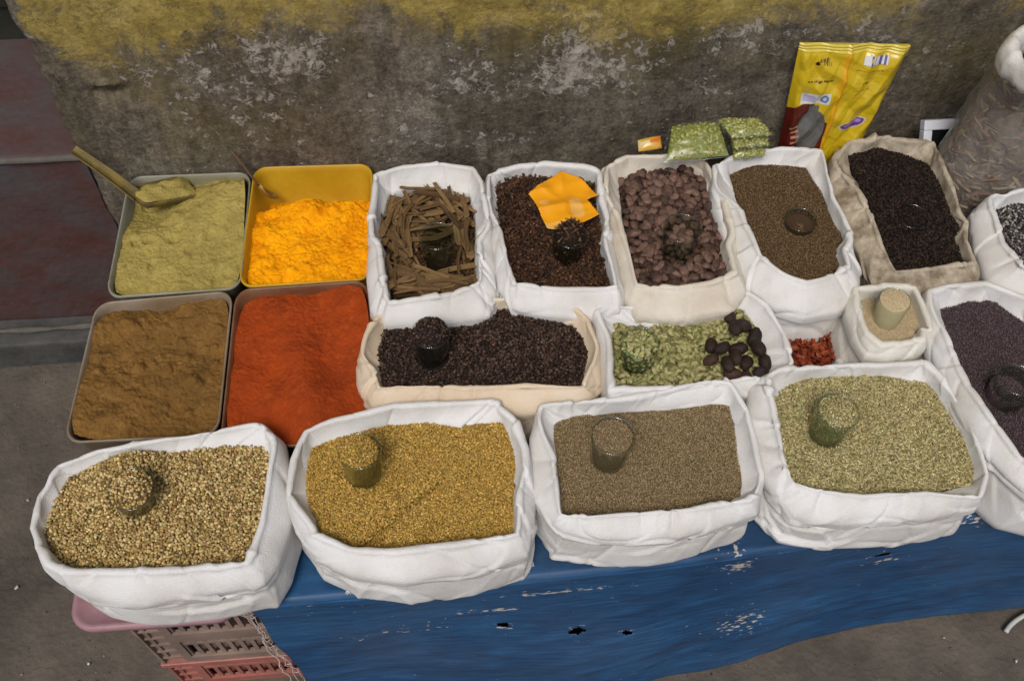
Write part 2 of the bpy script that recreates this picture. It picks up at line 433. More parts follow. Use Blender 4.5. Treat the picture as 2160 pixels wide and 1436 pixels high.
def tarp_material():
    M = mat('blue woven tarpaulin', (.017, .078, .185), .5, vary=(.011, .044, .11), vscale=5, spec=.4, stretch=(1, 1, 2.2))
    n, b = nodes_of(M); L = n.links.new; N = n.nodes.new
    tc = N('ShaderNodeTexCoord')
    mp = N('ShaderNodeMapping'); mp.inputs['Scale'].default_value = (18, 60, 260); L(tc.outputs['Object'], mp.inputs[0])
    q = N('ShaderNodeTexNoise'); q.inputs['Scale'].default_value = 1; q.inputs['Detail'].default_value = 5; L(mp.outputs[0], q.inputs[0])
    r = N('ShaderNodeValToRGB'); r.color_ramp.elements[0].position = .3; r.color_ramp.elements[0].color = (.58, .58, .62, 1); r.color_ramp.elements[1].position = .68; r.color_ramp.elements[1].color = (1.35, 1.35, 1.35, 1)
    L(q.outputs[0], r.inputs[0])
    src = b.inputs['Base Color'].links[0].from_socket
    x = N('ShaderNodeMix'); x.data_type = 'RGBA'; x.blend_type = 'MULTIPLY'; x.inputs[0].default_value = .85
    L(src, x.inputs[6]); L(r.outputs[0], x.inputs[7])
    at = N('ShaderNodeAttribute'); at.attribute_name = 'Col'
    sp = N('ShaderNodeSeparateColor'); L(at.outputs['Color'], sp.inputs[0])
    # dusty film
    dn = N('ShaderNodeTexNoise'); dn.inputs['Scale'].default_value = 4; dn.inputs['Detail'].default_value = 8; L(tc.outputs['Object'], dn.inputs[0])
    dr_ = N('ShaderNodeValToRGB'); dr_.color_ramp.elements[0].position = .42; dr_.color_ramp.elements[0].color = (0, 0, 0, 1); dr_.color_ramp.elements[1].position = .75; dr_.color_ramp.elements[1].color = (.45, .45, .45, 1)
    L(dn.outputs[0], dr_.inputs[0])
    x1 = N('ShaderNodeMix'); x1.data_type = 'RGBA'; L(dr_.outputs[0], x1.inputs[0]); L(x.outputs[2], x1.inputs[6]); x1.inputs[7].default_value = (.05, .07, .11, 1)
    # scuffs where the blue coating has worn off the white weave
    mp2 = N('ShaderNodeMapping'); mp2.inputs['Scale'].default_value = (75, 75, 200); L(tc.outputs['Object'], mp2.inputs[0])
    sn = N('ShaderNodeTexNoise'); sn.inputs['Scale'].default_value = 1; sn.inputs['Detail'].default_value = 6; L(mp2.outputs[0], sn.inputs[0])
    ad = N('ShaderNodeMath'); ad.operation = 'MULTIPLY_ADD'; L(sp.outputs[0], ad.inputs[0]); ad.inputs[1].default_value = .36; L(sn.outputs[0], ad.inputs[2])
    sr = N('ShaderNodeValToRGB'); sr.color_ramp.elements[0].position = .715; sr.color_ramp.elements[1].position = .76
    L(ad.outputs[0], sr.inputs[0])
    x2 = N('ShaderNodeMix'); x2.data_type = 'RGBA'; L(sr.outputs[0], x2.inputs[0]); L(x1.outputs[2], x2.inputs[6]); x2.inputs[7].default_value = (.42, .38, .34, 1)
    L(x2.outputs[2], b.inputs['Base Color'])
    bp = N('ShaderNodeBump'); bp.inputs['Strength'].default_value = .35; bp.inputs['Distance'].default_value = .0012
    L(q.outputs[0], bp.inputs['Height']); L(bp.outputs[0], b.inputs['Normal'])
    return M
M_tarp = tarp_material()
def build_tarp():
    nx = 420; u = np.linspace(0, 1, nx)
    # path in (y, z): on the board, over the edge, down the front
    L = 0; prof = []
    for y in np.linspace(1.19, .545, 34): prof.append((y, ZT, 0))
    for t in np.linspace(0, math.pi/2, 10)[1:]: prof.append((.542-.012*math.sin(t), ZT-.012+.012*math.cos(t), t/math.pi*2))
    n_edge = len(prof)
    for z in np.linspace(ZT-.012, .0, 120)[1:]: prof.append((.53, z, 1))
    prof = np.array(prof); nv = len(prof)
    U, K = np.meshgrid(u, np.arange(nv)); 
    Yp = prof[:, 0][K]; Zp = prof[:, 1][K]; Wd = prof[:, 2][K]
    drop = np.clip((ZT-Zp)/ZT, 0, 1)
    # left edge slants; right edge out of the picture
    xl = -.318+drop*.075+.004*np.sin(drop*14)
    xr = 1.42
    X = xl+(xr-xl)*U
    top = (Wd < .01)
    # front line follows the row of sacks
    yf = np.interp(X, [-.3, -.1, .1, .3, .5, .7, .9, 1.4], [.476, .478, .483, .488, .500, .520, .530, .54])-.53
    Y = Yp+np.where(top, yf*np.clip((1.0-Yp)/.45, 0, 1), yf)
    hang = np.clip(drop*1.6, 0, 1)
    # the sheet hangs in soft folds and leans out toward its foot
    Y = Y-hang*(.012+(.030+.035*np.exp(-((X-.25)/.35)**2))*drop)-hang*(.012*vn(X*3.2+drop*.7, drop*1.2, s=31)+.004*vn(X*9+drop*2, drop*2.5, s=32)+.0022*ridge(X*8, drop*11+X*3, s=33))
    Zf = Zp+(1-hang)*0
    # uneven hem: stretched to its length along x
    hem = np.interp(X, [-.3, -.1, .1, .3, .42, .6, .8, 1.0, 1.4], [.0, .0, .0, .0, .0, .005, .015, .035, .05])+.003*vn(X*7, 0, s=35)+.0015*vn(X*60, 0, s=36)
    Zf = np.where(Wd >= 1, hem+.002+(Zp)*(ZT-.012-hem)/(ZT-.012), Zf)
    Zf = Zf+np.where(top, .0005*vn(X*8, Y*8, s=3), 0)
    Zf = np.where(top, Zf-.001, Zf)
    V = np.stack([X.ravel(), Y.ravel(), Zf.ravel()], 1)
    F = grid_faces(nx, nv)
    # torn holes
    c = V[F].mean(1)
    holes = [(1062, 1303, .012, .006, -.5), (1214, 1303, .014, .008, .2), (1318, 1303, .010, .005, -.4), (1235, 1366, .042, .006, -.10), (1300, 1378, .024, .005, -.25), (1880, 1217, .016, .005, .1), (1320, 1412, .024, .006, .1)]
    keep = np.ones(len(F), bool); scuff = np.zeros(len(V))
    for (px, py, a, b_, rot) in holes:
        p = PY(px, py, .475); dx = c[:, 0]-p[0]; dz = c[:, 2]-p[2]
        ca, sa = math.cos(rot), math.sin(rot); A = (dx*ca+dz*sa)/a; B = (-dx*sa+dz*ca)/b_
        keep &= ~((A*A+np.abs(B)**1.2+.3*vn(c[:, 0]*300, c[:, 2]*300, s=4) < 1) & (c[:, 1] < .6))
        dv = ((V[:, 0]-p[0])/(a*1.3))**2+((V[:, 2]-p[2])/(b_*2))**2
        scuff = np.maximum(scuff, .55*np.exp(-dv))
    for (px, py, sx, sz, am) in ((1565, 1175, .028, .030, .95), (1560, 1205, .03, .02, .8), (1640, 1160, .025, .03, .6), (1560, 1290, .05, .04, .5), (2090, 1120, .035, .012, .8), (2060, 1150, .05, .02, .5), (1180, 1240, .10, .008, .65), (1030, 1270, .06, .006, .6), (1870, 1215, .03, .01, .8), (1800, 1150, .05, .01, .55), (1580, 1130, .02, .01, .8), (850, 1300, .1, .02, .3)):
        p = PY(px, py, .485)
        scuff = np.maximum(scuff, am*np.exp(-((V[:, 0]-p[0])/sx)**2-((V[:, 2]-p[2])/sz)**2)*(V[:, 1] < .7))
    # ragged left edge
    F = F[keep]
    C = np.stack([scuff]*3, 1)
    o = mesh('tarpaulin', V, F, M_tarp, col=C)
    s = o.modifiers.new('solid', 'SOLIDIFY'); s.thickness = .0008; s.offset = 1
    tag(o, 'blue woven tarpaulin with torn holes hanging down the front of the stall', 'tarpaulin')
    return o, V.reshape(nv, nx, 3), n_edge
tarp, TV, NE = build_tarp()
M_thread = mat('pale thread', (.52, .42, .38), .8)
th = MB()
edge = TV[NE-5:, 0][::3]
for a in range(3):
    pts = edge+np.stack([.004*vn(np.arange(len(edge))*.9, a*7, s=40)-.006*a*(a < 2)-.004, -.004-.002*vn(np.arange(len(edge))*.8, a, s=41), .003*vn(np.arange(len(edge))*.9, a*3, s=42)], 1)
    if a == 2: pts[:, 0] -= np.linspace(.002, .03, len(pts))*np.sin(np.linspace(0, 3.1, len(pts)))
    th.tube(pts, .0011 if a == 2 else .0007, 5)
for i in range(24):
    p = edge[random.randrange(len(edge))]; q = p+np.array([-random.uniform(.004, .014), -.004, random.uniform(-.006, .004)])
    th.tube([p, (p+q)/2+np.array([0, -.002, .002]), q], .0005, 4)
th.build('frayed_thread', M_thread, tarp, smooth=True)

# ------------------------------------------------------------------ sacks
def fabric(name, rgb, dirt, amount=.35, dscale=9):
    M = mat(name, rgb, .55, spec=.35)
    n, b = nodes_of(M); L = n.links.new; N = n.nodes.new
    tc = N('ShaderNodeTexCoord')
    def noise(sc, de=6, ro=.6):
        q = N('ShaderNodeTexNoise'); q.inputs['Scale'].default_value = sc; q.inputs['Detail'].default_value = de; q.inputs['Roughness'].default_value = ro
        L(tc.outputs['Object'], q.inputs[0]); return q.outputs[0]
    r = N('ShaderNodeValToRGB'); r.color_ramp.elements[0].position = .42; r.color_ramp.elements[0].color = (0, 0, 0, 1); r.color_ramp.elements[1].position = .72; r.color_ramp.elements[1].color = (amount*2, amount*2, amount*2, 1)
    L(noise(dscale, 9, .65), r.inputs[0])
    x = N('ShaderNodeMix'); x.data_type = 'RGBA'; L(r.outputs[0], x.inputs[0]); x.inputs[6].default_value = (*rgb, 1); x.inputs[7].default_value = (*dirt, 1)
    L(x.outputs[2], b.inputs['Base Color'])
    b.inputs['Subsurface Weight'].default_value = 0.0
    ad = N('ShaderNodeMath'); ad.operation = 'MULTIPLY_ADD'; L(noise(35, 5), ad.inputs[0]); ad.inputs[1].default_value = .6; L(noise(420, 2), ad.inputs[2])
    bp = N('ShaderNodeBump'); bp.inputs['Strength'].default_value = .55; bp.inputs['Distance'].default_value = .0016
    L(ad.outputs[0], bp.inputs['Height']); L(bp.outputs[0], b.inputs['Normal'])
    return M
F_white = fabric('white sacking', (.67, .67, .665), (.46, .42, .36), .32)
F_cream = fabric('cream sacking', (.64, .60, .52), (.46, .37, .27), .35)
F_tan = fabric('tan sacking', (.62, .50, .36), (.72, .66, .56), .4, 6)
F_dirty = fabric('dirty tan sacking', (.46, .40, .31), (.19, .15, .10), .75, 26)
F_grey = fabric('greyish sacking', (.66, .64, .58), (.48, .43, .35), .35)

def sack(key, outer, inner, zr, zc, M, label, zb=ZT, rho=.0046, cuff=.05, amp=1.0, bulge=.008, zamp=.006, body_out=0.0, backlift=0.0, seed=1, N=580, group='cloth sacks of spice on the stall'):
    O = np.array([PZ(x, y, zr)[:2] for x, y in outer]); I = np.array([PZ(x, y, zc)[:2] for x, y in inner])
    Oc, Ic = cloth_curve(O), cloth_curve(I)
    c = Ic.mean(0)
    th = np.linspace(-math.pi, math.pi, N, endpoint=False)
    rO, rI = radial(Oc, c, th), radial(Ic, c, th)
    It = cloth_curve(np.array([PZ(x, y, zr-.003)[:2] for x, y in inner])); rT = radial(It, c, th)
    toc = -c/np.linalg.norm(c); fc = np.cos(th)*toc[0]+np.sin(th)*toc[1]; wf = sstep(-.05, .45, fc)
    rI = rI*(1-wf)+(rT-.005)*wf
    rO = np.maximum(rO, rI+.012)
    # arclength and corner measure
    px, py = rO*np.cos(th), rO*np.sin(th)
    ds = np.hypot(np.roll(px, -1)-px, np.roll(py, -1)-py); s = np.concatenate([[0], np.cumsum(ds)[:-1]]); per = ds.sum()
    tx, ty = np.roll(px, -3)-np.roll(px, 3), np.roll(py, -3)-np.roll(py, 3); ang = np.unwrap(np.arctan2(ty, tx))
    curv = np.abs(np.roll(ang, -4)-np.roll(ang, 4)) % (2*math.pi); curv = np.minimum(curv, 2*math.pi-curv)
    k = np.exp(-np.linspace(-2, 2, 31)**2); k /= k.sum()
    curv = np.convolve(np.concatenate([curv[-15:], curv, curv[:15]]), k, 'valid'); corner = sstep(.06, .35, curv)
    # periodic coordinates so nothing jumps where the ring closes
    cx_, cy_ = np.cos(th)*per/6.28, np.sin(th)*per/6.28
    zr_ = zr+zamp*.8*vn(cx_*9, cy_*9, seed*3.1)+zamp*.12*vn(cx_*34, cy_*34, seed*1.7)+backlift*np.clip(np.sin(th), 0, 1)**2
    rr = rho*(1+.30*vn(cx_*11, cy_*11, seed*5.3)+.08*vn(cx_*50, cy_*50, seed*9.3))
    zin = zc+.004*vn(cx_*22, cy_*22, seed*7.7)
    wv = np.clip((rO-rI)/2, .004, None); rr = np.minimum(rr, wv)
    rC = rO*(1-wf)+np.minimum(rO, rI+.004+2*rr)*wf   # on the near side the crest stands in from the bulging face
    prof = []; part = []; vpos = []
    def add(r, z, v, p): prof.append((r, z)); vpos.append(v); part.append(p)
    add(rI-.006, zin-.045, -.045, 0); add(rI-.001, zin-.012, -.012, 0)
    rin = rC-2*rr; hin = zr_-rr-zin
    for t in np.linspace(0, 1, 14):
        tt = t; add(rI+(rin-rI)*(.55*tt+.45*math.sin(tt*math.pi/2)), zin+hin*(.75*tt+.25*tt*tt), hin.mean()*t, 0)
    arc = 8; v0 = hin.mean()
    for j in range(1, arc+1):
        a = math.pi*j/arc; add(rC-rr-rr*math.cos(a), zr_-rr+rr*math.sin(a), v0+rho*a, 0)
    v1 = v0+rho*math.pi; nc = 18
    dc = cuff*(1+.18*vn(cx_*9, cy_*9, seed*2.2))
    dc = np.minimum(dc, (zr_-rr-zb)*.62)
    for j in range(1, nc+1):
        t = j/nc; add(rC+(rO-rC)*math.sin(min(1, t*1.5)*math.pi/2)**.8+.002*np.sin(t*math.pi)+.003*t, zr_-rr-dc*t, v1+cuff*t, 0)
    add(rO+.001, zr_-rr-dc-.003, v1+cuff+.003, 0)
    add(rO-.004, zr_-rr-dc-.002, v1+cuff+.006, 0)
    nrim = len(prof)
    # body continues from under the cuff
    hb = zr_-rr-dc-zb; nb = 24
    b0 = len(prof)
    add(rO-.0055, zr_-rr-dc+.008, v1+cuff, 1)
    for j in range(0, nb+1):
        t = j/nb
        r = rO-.0045+(bulge+body_out)*np.sin(min(t*1.25, 1)*math.pi/2)-.016*max(0, (t-.72)/.28)**2*(1)
        add(r, zr_-rr-dc-hb*t, v1+cuff+.008+.07*t, 1)
    R = np.array([np.broadcast_to(p[0], (N,)) for p in prof]); Z = np.array([np.broadcast_to(p[1], (N,)) for p in prof])
    Vv = np.array(vpos)[:, None]*np.ones((1, N))
    X = c[0]+R*np.cos(th); Y = c[1]+R*np.sin(th)
    P = np.stack([X, Y, Z], 2)
    # normals
    du = np.roll(P, -1, 1)-np.roll(P, 1, 1); dv = np.gradient(P, axis=0)
    Nn = np.cross(du, dv); Nn /= np.linalg.norm(Nn, axis=2)[..., None]+1e-9
    if Nn[len(prof)-5, 0] @ np.array([np.cos(th[0]), np.sin(th[0]), 0]) < 0: Nn = -Nn
    S = s[None, :]*np.ones_like(Vv)
    q = S+.75*Vv*np.where(vn(cx_*5, cy_*5, seed)[None, :] > 0, 1, -1)
    wrapw = sstep(0, .03, S)*sstep(0, .03, per-S)
    def W2(f1, f2, sd, sh=0):   # folds across (f1 along the ring, f2 along the profile)
        a = ridge((S+sh*Vv)*f1, Vv*f2, seed*1.3, sd); b = ridge((S-per+sh*Vv)*f1, Vv*f2, seed*1.3, sd)
        wgt = sstep(per*.5, per, S); return a*(1-wgt)+b*wgt
    m1 = sstep(-.25, .45, vn(cx_*8, cy_*8, seed*2.9))[None, :]; m2 = 1-m1*.6
    act = np.clip(.55+.9*corner, 0, 1.4)[None, :]
    # sparse sharp creases: valleys, ridges and overlapped folds, thickest at the corners
    rs_ = np.random.default_rng(seed*13+5)
    Vmax = v1+cuff+.08; disp = 0*S
    pc = corner+.35; pc = np.cumsum(pc/pc.sum())
    for q_ in range(int(per*95)):
        s0 = s[min(N-1, int(np.searchsorted(pc, rs_.random())))]; vv0 = rs_.uniform(-.01, Vmax)
        onrim = vv0 < v1+.01
        an = rs_.choice([-1, 1])*rs_.uniform(.5, 1.25) if (onrim or rs_.random() < .45) else rs_.normal(0, .16)
        ln = rs_.uniform(.012, .032) if onrim else rs_.uniform(.02, .075)
        dS = (S-s0+per/2) % per-per/2; dV = Vv-vv0
        al = dS*math.cos(an)+dV*math.sin(an); ac = -dS*math.sin(an)+dV*math.cos(an)+6*al*al*rs_.normal(0, .6)
        env = np.exp(-(al/ln)**4); ty = rs_.random(); am_ = rs_.uniform(.0014, .0044)*(1 if rs_.random() < .7 else .5)
        if ty < .5: disp = disp-am_*env*np.exp(-np.abs(ac)/.0038)
        elif ty < .68: disp = disp+am_*.9*env*np.exp(-np.abs(ac)/.0055)
        else: disp = disp+am_*.9*env*np.tanh(ac/.0016)*np.exp(-np.abs(ac)/.012)
    # broad facets between the creases
    disp = disp+.0040*W2(4, 6, 11, .6)*.5+.0034*vn(cx_*10, cy_*10, seed*6.1)[None, :]*sstep(v1, v1+.05, Vv)+.0012*W2(22, 16, 13, 1.0)-.0005
    P = P+Nn*(disp*amp)[..., None]
    # keep the base on the board
    P[..., 2] = np.maximum(P[..., 2], zb+.0004)
    root = empty('spice_sack', (c[0], c[1], zb)); tag(root, label, 'sack', group)
    A = P[:nrim].reshape(-1, 3); mesh('rolled_rim', A, grid_faces(N, nrim, True), M, root, loc=root.location)
    B = P[b0:].reshape(-1, 3); nb_ = len(prof)-b0
    Fb = list(map(tuple, grid_faces(N, nb_, True))); Fb.append(tuple(range((nb_-1)*N, nb_*N)))
    mesh('body', B, Fb, M, root, loc=root.location)
    return dict(root=root, c=c, th=th, rI=rI, rO=rO, zc=zc, zr=zr)

SK = {}
SK['A'] = sack('A', [(112,978),(200,943),(400,912),(545,886),(588,915),(604,985),(600,1080),(578,1160),(545,1212),(420,1238),(270,1248),(170,1236),(95,1190),(60,1110),(76,1045)],
 [(150,1012),(215,985),(330,965),(470,945),(562,940),(562,1010),(547,1100),(515,1183),(380,1196),(200,1200),(133,1192),(108,1160),(100,1120),(120,1060)],
 .542, .518, F_white, 'white sack of pale round coriander seeds, leftmost of the front row', cuff=.05, seed=1)
SK['B'] = sack('B', [(640,905),(700,880),(830,850),(950,842),(1045,838),(1092,880),(1115,940),(1130,1020),(1130,1085),(1112,1150),(1000,1186),(850,1206),(740,1190),(660,1155),(622,1100),(602,1040),(612,965)],
 [(660,945),(740,920),(830,897),(900,895),(1000,900),(1060,893),(1080,950),(1090,1040),(1088,1122),(950,1145),(820,1160),(740,1152),(668,1120),(652,1060),(648,1000)],
 .542, .512, F_white, 'white sack of golden yellow fenugreek seeds, second from the left in the front row', cuff=.045, seed=2)
SK['C'] = sack('C', [(1137,850),(1200,842),(1330,830),(1500,800),(1545,805),(1580,860),(1600,930),(1612,1000),(1602,1066),(1510,1098),(1390,1120),(1270,1122),(1180,1105),(1133,1040),(1118,950)],
 [(1170,897),(1205,880),(1290,872),(1400,864),(1500,852),(1537,858),(1550,930),(1562,1000),(1563,1048),(1460,1066),(1350,1078),(1250,1087),(1186,1082),(1175,1000),(1170,940)],
 .542, .512, F_white, 'white sack of fine grey brown seeds, third from the left in the front row', cuff=.04, seed=3)
SK['D'] = sack('D', [(1597,795),(1640,776),(1780,765),(1950,757),(1982,780),(2030,860),(2075,940),(2093,1000),(2078,1048),(1950,1076),(1800,1084),(1690,1068),(1642,1020),(1608,960),(1588,880)],
 [(1632,822),(1700,802),(1820,796),(1950,806),(1985,850),(2020,910),(2046,980),(2043,1022),(1930,1035),(1820,1040),(1720,1028),(1677,1015),(1655,960),(1640,880)],
 .545, .515, F_white, 'white sack of pale green fennel seeds, rightmost whole sack of the front row', cuff=.045, seed=4)
SK['E'] = sack('E', [(1957,612),(2010,598),(2080,592),(2170,625),(2300,690),(2400,850),(2430,1010),(2330,1050),(2200,1030),(2140,985),(2085,925),(2035,840),(1988,740),(1955,660)],
 [(1984,655),(2040,636),(2100,640),(2160,680),(2270,735),(2350,860),(2380,990),(2290,1010),(2200,985),(2150,962),(2090,885),(2035,790),(2000,710)],
 .560, .530, F_white, 'white sack of purple brown mustard seeds, cut off by the right edge of the photo', cuff=.04, seed=5, zamp=.009)
SK['F'] = sack('F', [(792,662),(900,646),(1040,640),(1180,628),(1238,660),(1268,730),(1272,790),(1242,836),(1100,848),(900,856),(795,852),(756,800),(751,750),(768,700)],
 [(812,697),(870,668),(960,660),(1080,655),(1160,662),(1213,692),(1238,740),(1228,812),(1100,810),(950,810),(850,811),(802,815),(797,770),(800,730)],
 .540, .512, F_tan, 'wide tan sack of black peppercorns in the middle row', cuff=.045, seed=6, group='cloth sacks of spice on the stall')
SK['G'] = sack('G', [(1254,655),(1285,641),(1400,647),(1500,636),(1580,611),(1622,640),(1660,700),(1676,760),(1650,800),(1560,815),(1430,838),(1290,842),(1276,790),(1266,720)],
 [(1292,682),(1360,692),(1480,670),(1565,650),(1600,700),(1616,770),(1560,798),(1420,815),(1296,820),(1290,750)],
 .540, .515, F_white, 'white sack of green cardamom pods with dark black cardamom at its right end', cuff=.04, seed=7)
SK['H'] = sack('H', [(790,362),(850,345),(930,339),(1000,350),(1020,380),(1034,450),(1044,530),(1050,600),(1030,640),(960,650),(880,656),(810,654),(783,625),(776,560),(778,460)],
 [(822,408),(880,395),(930,398),(990,412),(1002,450),(1008,520),(1010,592),(950,615),(900,622),(822,632),(808,560),(803,470)],
 .560, .528, F_white, 'white sack of curled cinnamon bark, leftmost of the back row', cuff=.04, seed=8, zamp=.007)
SK['I'] = sack('I', [(1027,362),(1080,346),(1150,338),(1220,345),(1262,357),(1276,430),(1300,520),(1321,600),(1310,636),(1240,644),(1150,636),(1080,630),(1053,590),(1038,500),(1026,420)],
 [(1048,390),(1100,378),(1200,378),(1254,390),(1260,450),(1280,530),(1297,602),(1200,604),(1085,594),(1066,520),(1052,440)],
 .560, .530, F_white, 'white sack of dark cloves, second in the back row', cuff=.04, seed=9)
SK['J'] = sack('J', [(1276,348),(1320,325),(1400,324),(1480,338),(1508,370),(1540,450),(1568,540),(1577,600),(1540,634),(1440,650),(1350,645),(1322,610),(1305,530),(1285,450),(1273,390)],
 [(1306,380),(1350,362),(1420,357),(1478,368),(1505,430),(1530,510),(1547,573),(1500,594),(1430,604),(1345,598),(1328,530),(1310,450)],
 .560, .530, F_cream, 'cream sack of large dark brown seed nuts in the back row', cuff=.04, seed=10, group='cloth sacks of spice on the stall')
SK['K'] = sack('K', [(1503,345),(1560,318),(1650,307),(1735,312),(1752,370),(1777,450),(1805,510),(1826,555),(1822,596),(1780,628),(1710,640),(1650,622),(1590,580),(1545,490),(1508,400)],
 [(1538,367),(1600,354),(1700,352),(1726,400),(1747,450),(1775,510),(1786,558),(1740,583),(1700,592),(1650,573),(1607,540),(1580,480),(1557,420)],
 .570, .540, F_white, 'white sack of fine brown seeds, fourth in the back row', cuff=.045, seed=11)
SK['L'] = sack('L', [(1757,335),(1790,292),(1880,288),(1970,296),(1996,350),(2026,440),(2062,510),(2083,560),(2070,592),(1980,598),(1895,610),(1858,590),(1828,530),(1793,450),(1760,380)],
 [(1787,334),(1850,312),(1900,320),(1957,345),(1985,400),(2005,460),(2038,510),(2052,550),(1980,560),(1888,573),(1860,520),(1832,440),(1802,380)],
 .560, .535, F_dirty, 'grimy tan sack of black seeds in the back row', cuff=.04, seed=12, group='cloth sacks of spice on the stall')
SK['M'] = sack('M', [(2064,432),(2095,406),(2160,412),(2280,425),(2350,500),(2400,600),(2330,640),(2230,640),(2165,618),(2105,570),(2076,500)],
 [(2100,446),(2150,432),(2270,450),(2320,510),(2350,590),(2290,600),(2210,590),(2160,560),(2122,512)],
 .550, .518, F_white, 'white sack of speckled black and white seeds at the right end of the back row', cuff=.04, seed=13)
SK['N'] = sack('N', [(1800,602),(1860,594),(1925,596),(1943,640),(1963,712),(1940,728),(1885,738),(1838,728),(1812,690),(1797,645)],
 [(1814,632),(1860,628),(1914,628),(1928,660),(1944,706),(1900,716),(1862,718),(1834,696),(1820,660)],
 .560, .535, F_grey, 'small greyish sack of cream coloured poppy seeds', cuff=.035, rho=.007, seed=14, zb=ZT, bulge=.014, amp=.6, zamp=.003, group='cloth sacks of spice on the stall')
SK['O'] = sack('O', [(1630,690),(1700,672),(1760,676),(1785,720),(1785,775),(1700,788),(1630,785)],
 [(1650,715),(1700,700),(1752,702),(1765,730),(1766,765),(1700,775),(1648,772)],
 .480, .462, F_white, 'small white sack of dried red chilli pieces, tucked between the larger sacks', cuff=.03, rho=.009, seed=15, bulge=.004, amp=.8)

# ------------------------------------------------------------------ loose spices
def ico(sub=0):
    t = (1+5**.5)/2
    V = np.array([(-1,t,0),(1,t,0),(-1,-t,0),(1,-t,0),(0,-1,t),(0,1,t),(0,-1,-t),(0,1,-t),(t,0,-1),(t,0,1),(-t,0,-1),(-t,0,1)], float)
    V /= np.linalg.norm(V[0])
    F = [(0,11,5),(0,5,1),(0,1,7),(0,7,10),(0,10,11),(1,5,9),(5,11,4),(11,10,2),(10,7,6),(7,1,8),(3,9,4),(3,4,2),(3,2,6),(3,6,8),(3,8,9),(4,9,5),(2,4,11),(6,2,10),(8,6,7),(9,8,1)]
    V = V.tolist()
    for _ in range(sub):
        mid = {}; G = []
        def md(a, b):
            k = (min(a, b), max(a, b))
            if k not in mid:
                p = np.array(V[a])+np.array(V[b]); p /= np.linalg.norm(p); V.append(p.tolist()); mid[k] = len(V)-1
            return mid[k]
        for a, b, c in F:
            x, y, z = md(a, b), md(b, c), md(c, a); G += [(a, x, z), (b, y, x), (c, z, y), (x, y, z)]
        F = G
    return np.array(V), np.array(F)
OCT = (np.array([(1,0,0),(-1,0,0),(0,1,0),(0,-1,0),(0,0,1),(0,0,-1)], float), np.array([(0,2,4),(2,1,4),(1,3,4),(3,0,4),(2,0,5),(1,2,5),(3,1,5),(0,3,5)]))
ICO0, ICO1, ICO2 = ico(0), ico(1), ico(2)
def jitcol(cols, n, j=.18):
    cols = np.asarray(cols, float); c = cols[rng.integers(0, len(cols), n)]
    return np.clip(c*(1+j*rng.standard_normal((n, 1)))*(1+j*.25*rng.standard_normal((n, 3))), .002, 1)
def rots(n, tilt=.5):
    a = rng.uniform(0, 2*math.pi, n); b = rng.normal(0, tilt, n); c = rng.normal(0, tilt, n)
    ca, sa, cb, sb, cc, sc = np.cos(a), np.sin(a), np.cos(b), np.sin(b), np.cos(c), np.sin(c)
    Rz = np.zeros((n, 3, 3)); Rz[:, 0, 0] = ca; Rz[:, 0, 1] = -sa; Rz[:, 1, 0] = sa; Rz[:, 1, 1] = ca; Rz[:, 2, 2] = 1
    Ry = np.zeros((n, 3, 3)); Ry[:, 0, 0] = cb; Ry[:, 0, 2] = sb; Ry[:, 1, 1] = 1; Ry[:, 2, 0] = -sb; Ry[:, 2, 2] = cb
    Rx = np.zeros((n, 3, 3)); Rx[:, 0, 0] = 1; Rx[:, 1, 1] = cc; Rx[:, 1, 2] = -sc; Rx[:, 2, 1] = sc; Rx[:, 2, 2] = cc
    return Rz @ Ry @ Rx
def spread(tpl, pts, size, cols, tilt=.5, sj=.15):
    """grains at pts (n,3): returns V, F, C"""
    n = len(pts); TV_, TF = tpl; k = len(TV_)
    sz = np.asarray(size)[None, :]*(1+sj*rng.standard_normal((n, 1)))*(1+sj*.5*rng.standard_normal((n, 3)))
    L = TV_[None]*sz[:, None, :]
    Wd = np.einsum('nij,nkj->nki', rots(n, tilt), L)+pts[:, None, :]
    F = (TF[None]+(np.arange(n)*k)[:, None, None]).reshape(-1, TF.shape[1])
    return Wd.reshape(-1, 3), F, np.repeat(cols, k, 0)
def jgrid(x0, x1, y0, y1, sp, j=.45):
    xs = np.arange(x0, x1, sp); ys = np.arange(y0, y1, sp*.87)
    X, Y = np.meshgrid(xs, ys); X = X+((np.arange(len(ys)) % 2)*sp/2)[:, None]
    P = np.stack([X.ravel(), Y.ravel()], 1); return P+rng.uniform(-j, j, P.shape)*sp
M_grain = mat('seeds', (1, 1, 1), .75, attr='Col', spec=.25)
M_shiny = mat('dark seeds', (1, 1, 1), .75, attr='Col', spec=.2)
def hfun(K, rough=.002, dome=0.0, bumps=(), seed=1):
    c = K['c']
    def h(x, y):
        d = np.hypot(x-c[0], y-c[1]); a = np.arctan2(y-c[1], x-c[0]); ri = radial_of(K, a)
        z = K['zc']+.001+rough*2*fbm(x*14, y*14, s=seed)+dome*(1-np.clip(d/ri, 0, 1)**2)
        for (bx, by, rad, hh) in bumps: z = z+hh*np.exp(-((x-bx)**2+(y-by)**2)/rad**2)
        return z
    return h
def radial_of(K, a):
    th, rI = K['th'], K['rI']
    return np.interp(a, np.concatenate([th, [math.pi]]), np.concatenate([rI, [rI[0]]]))
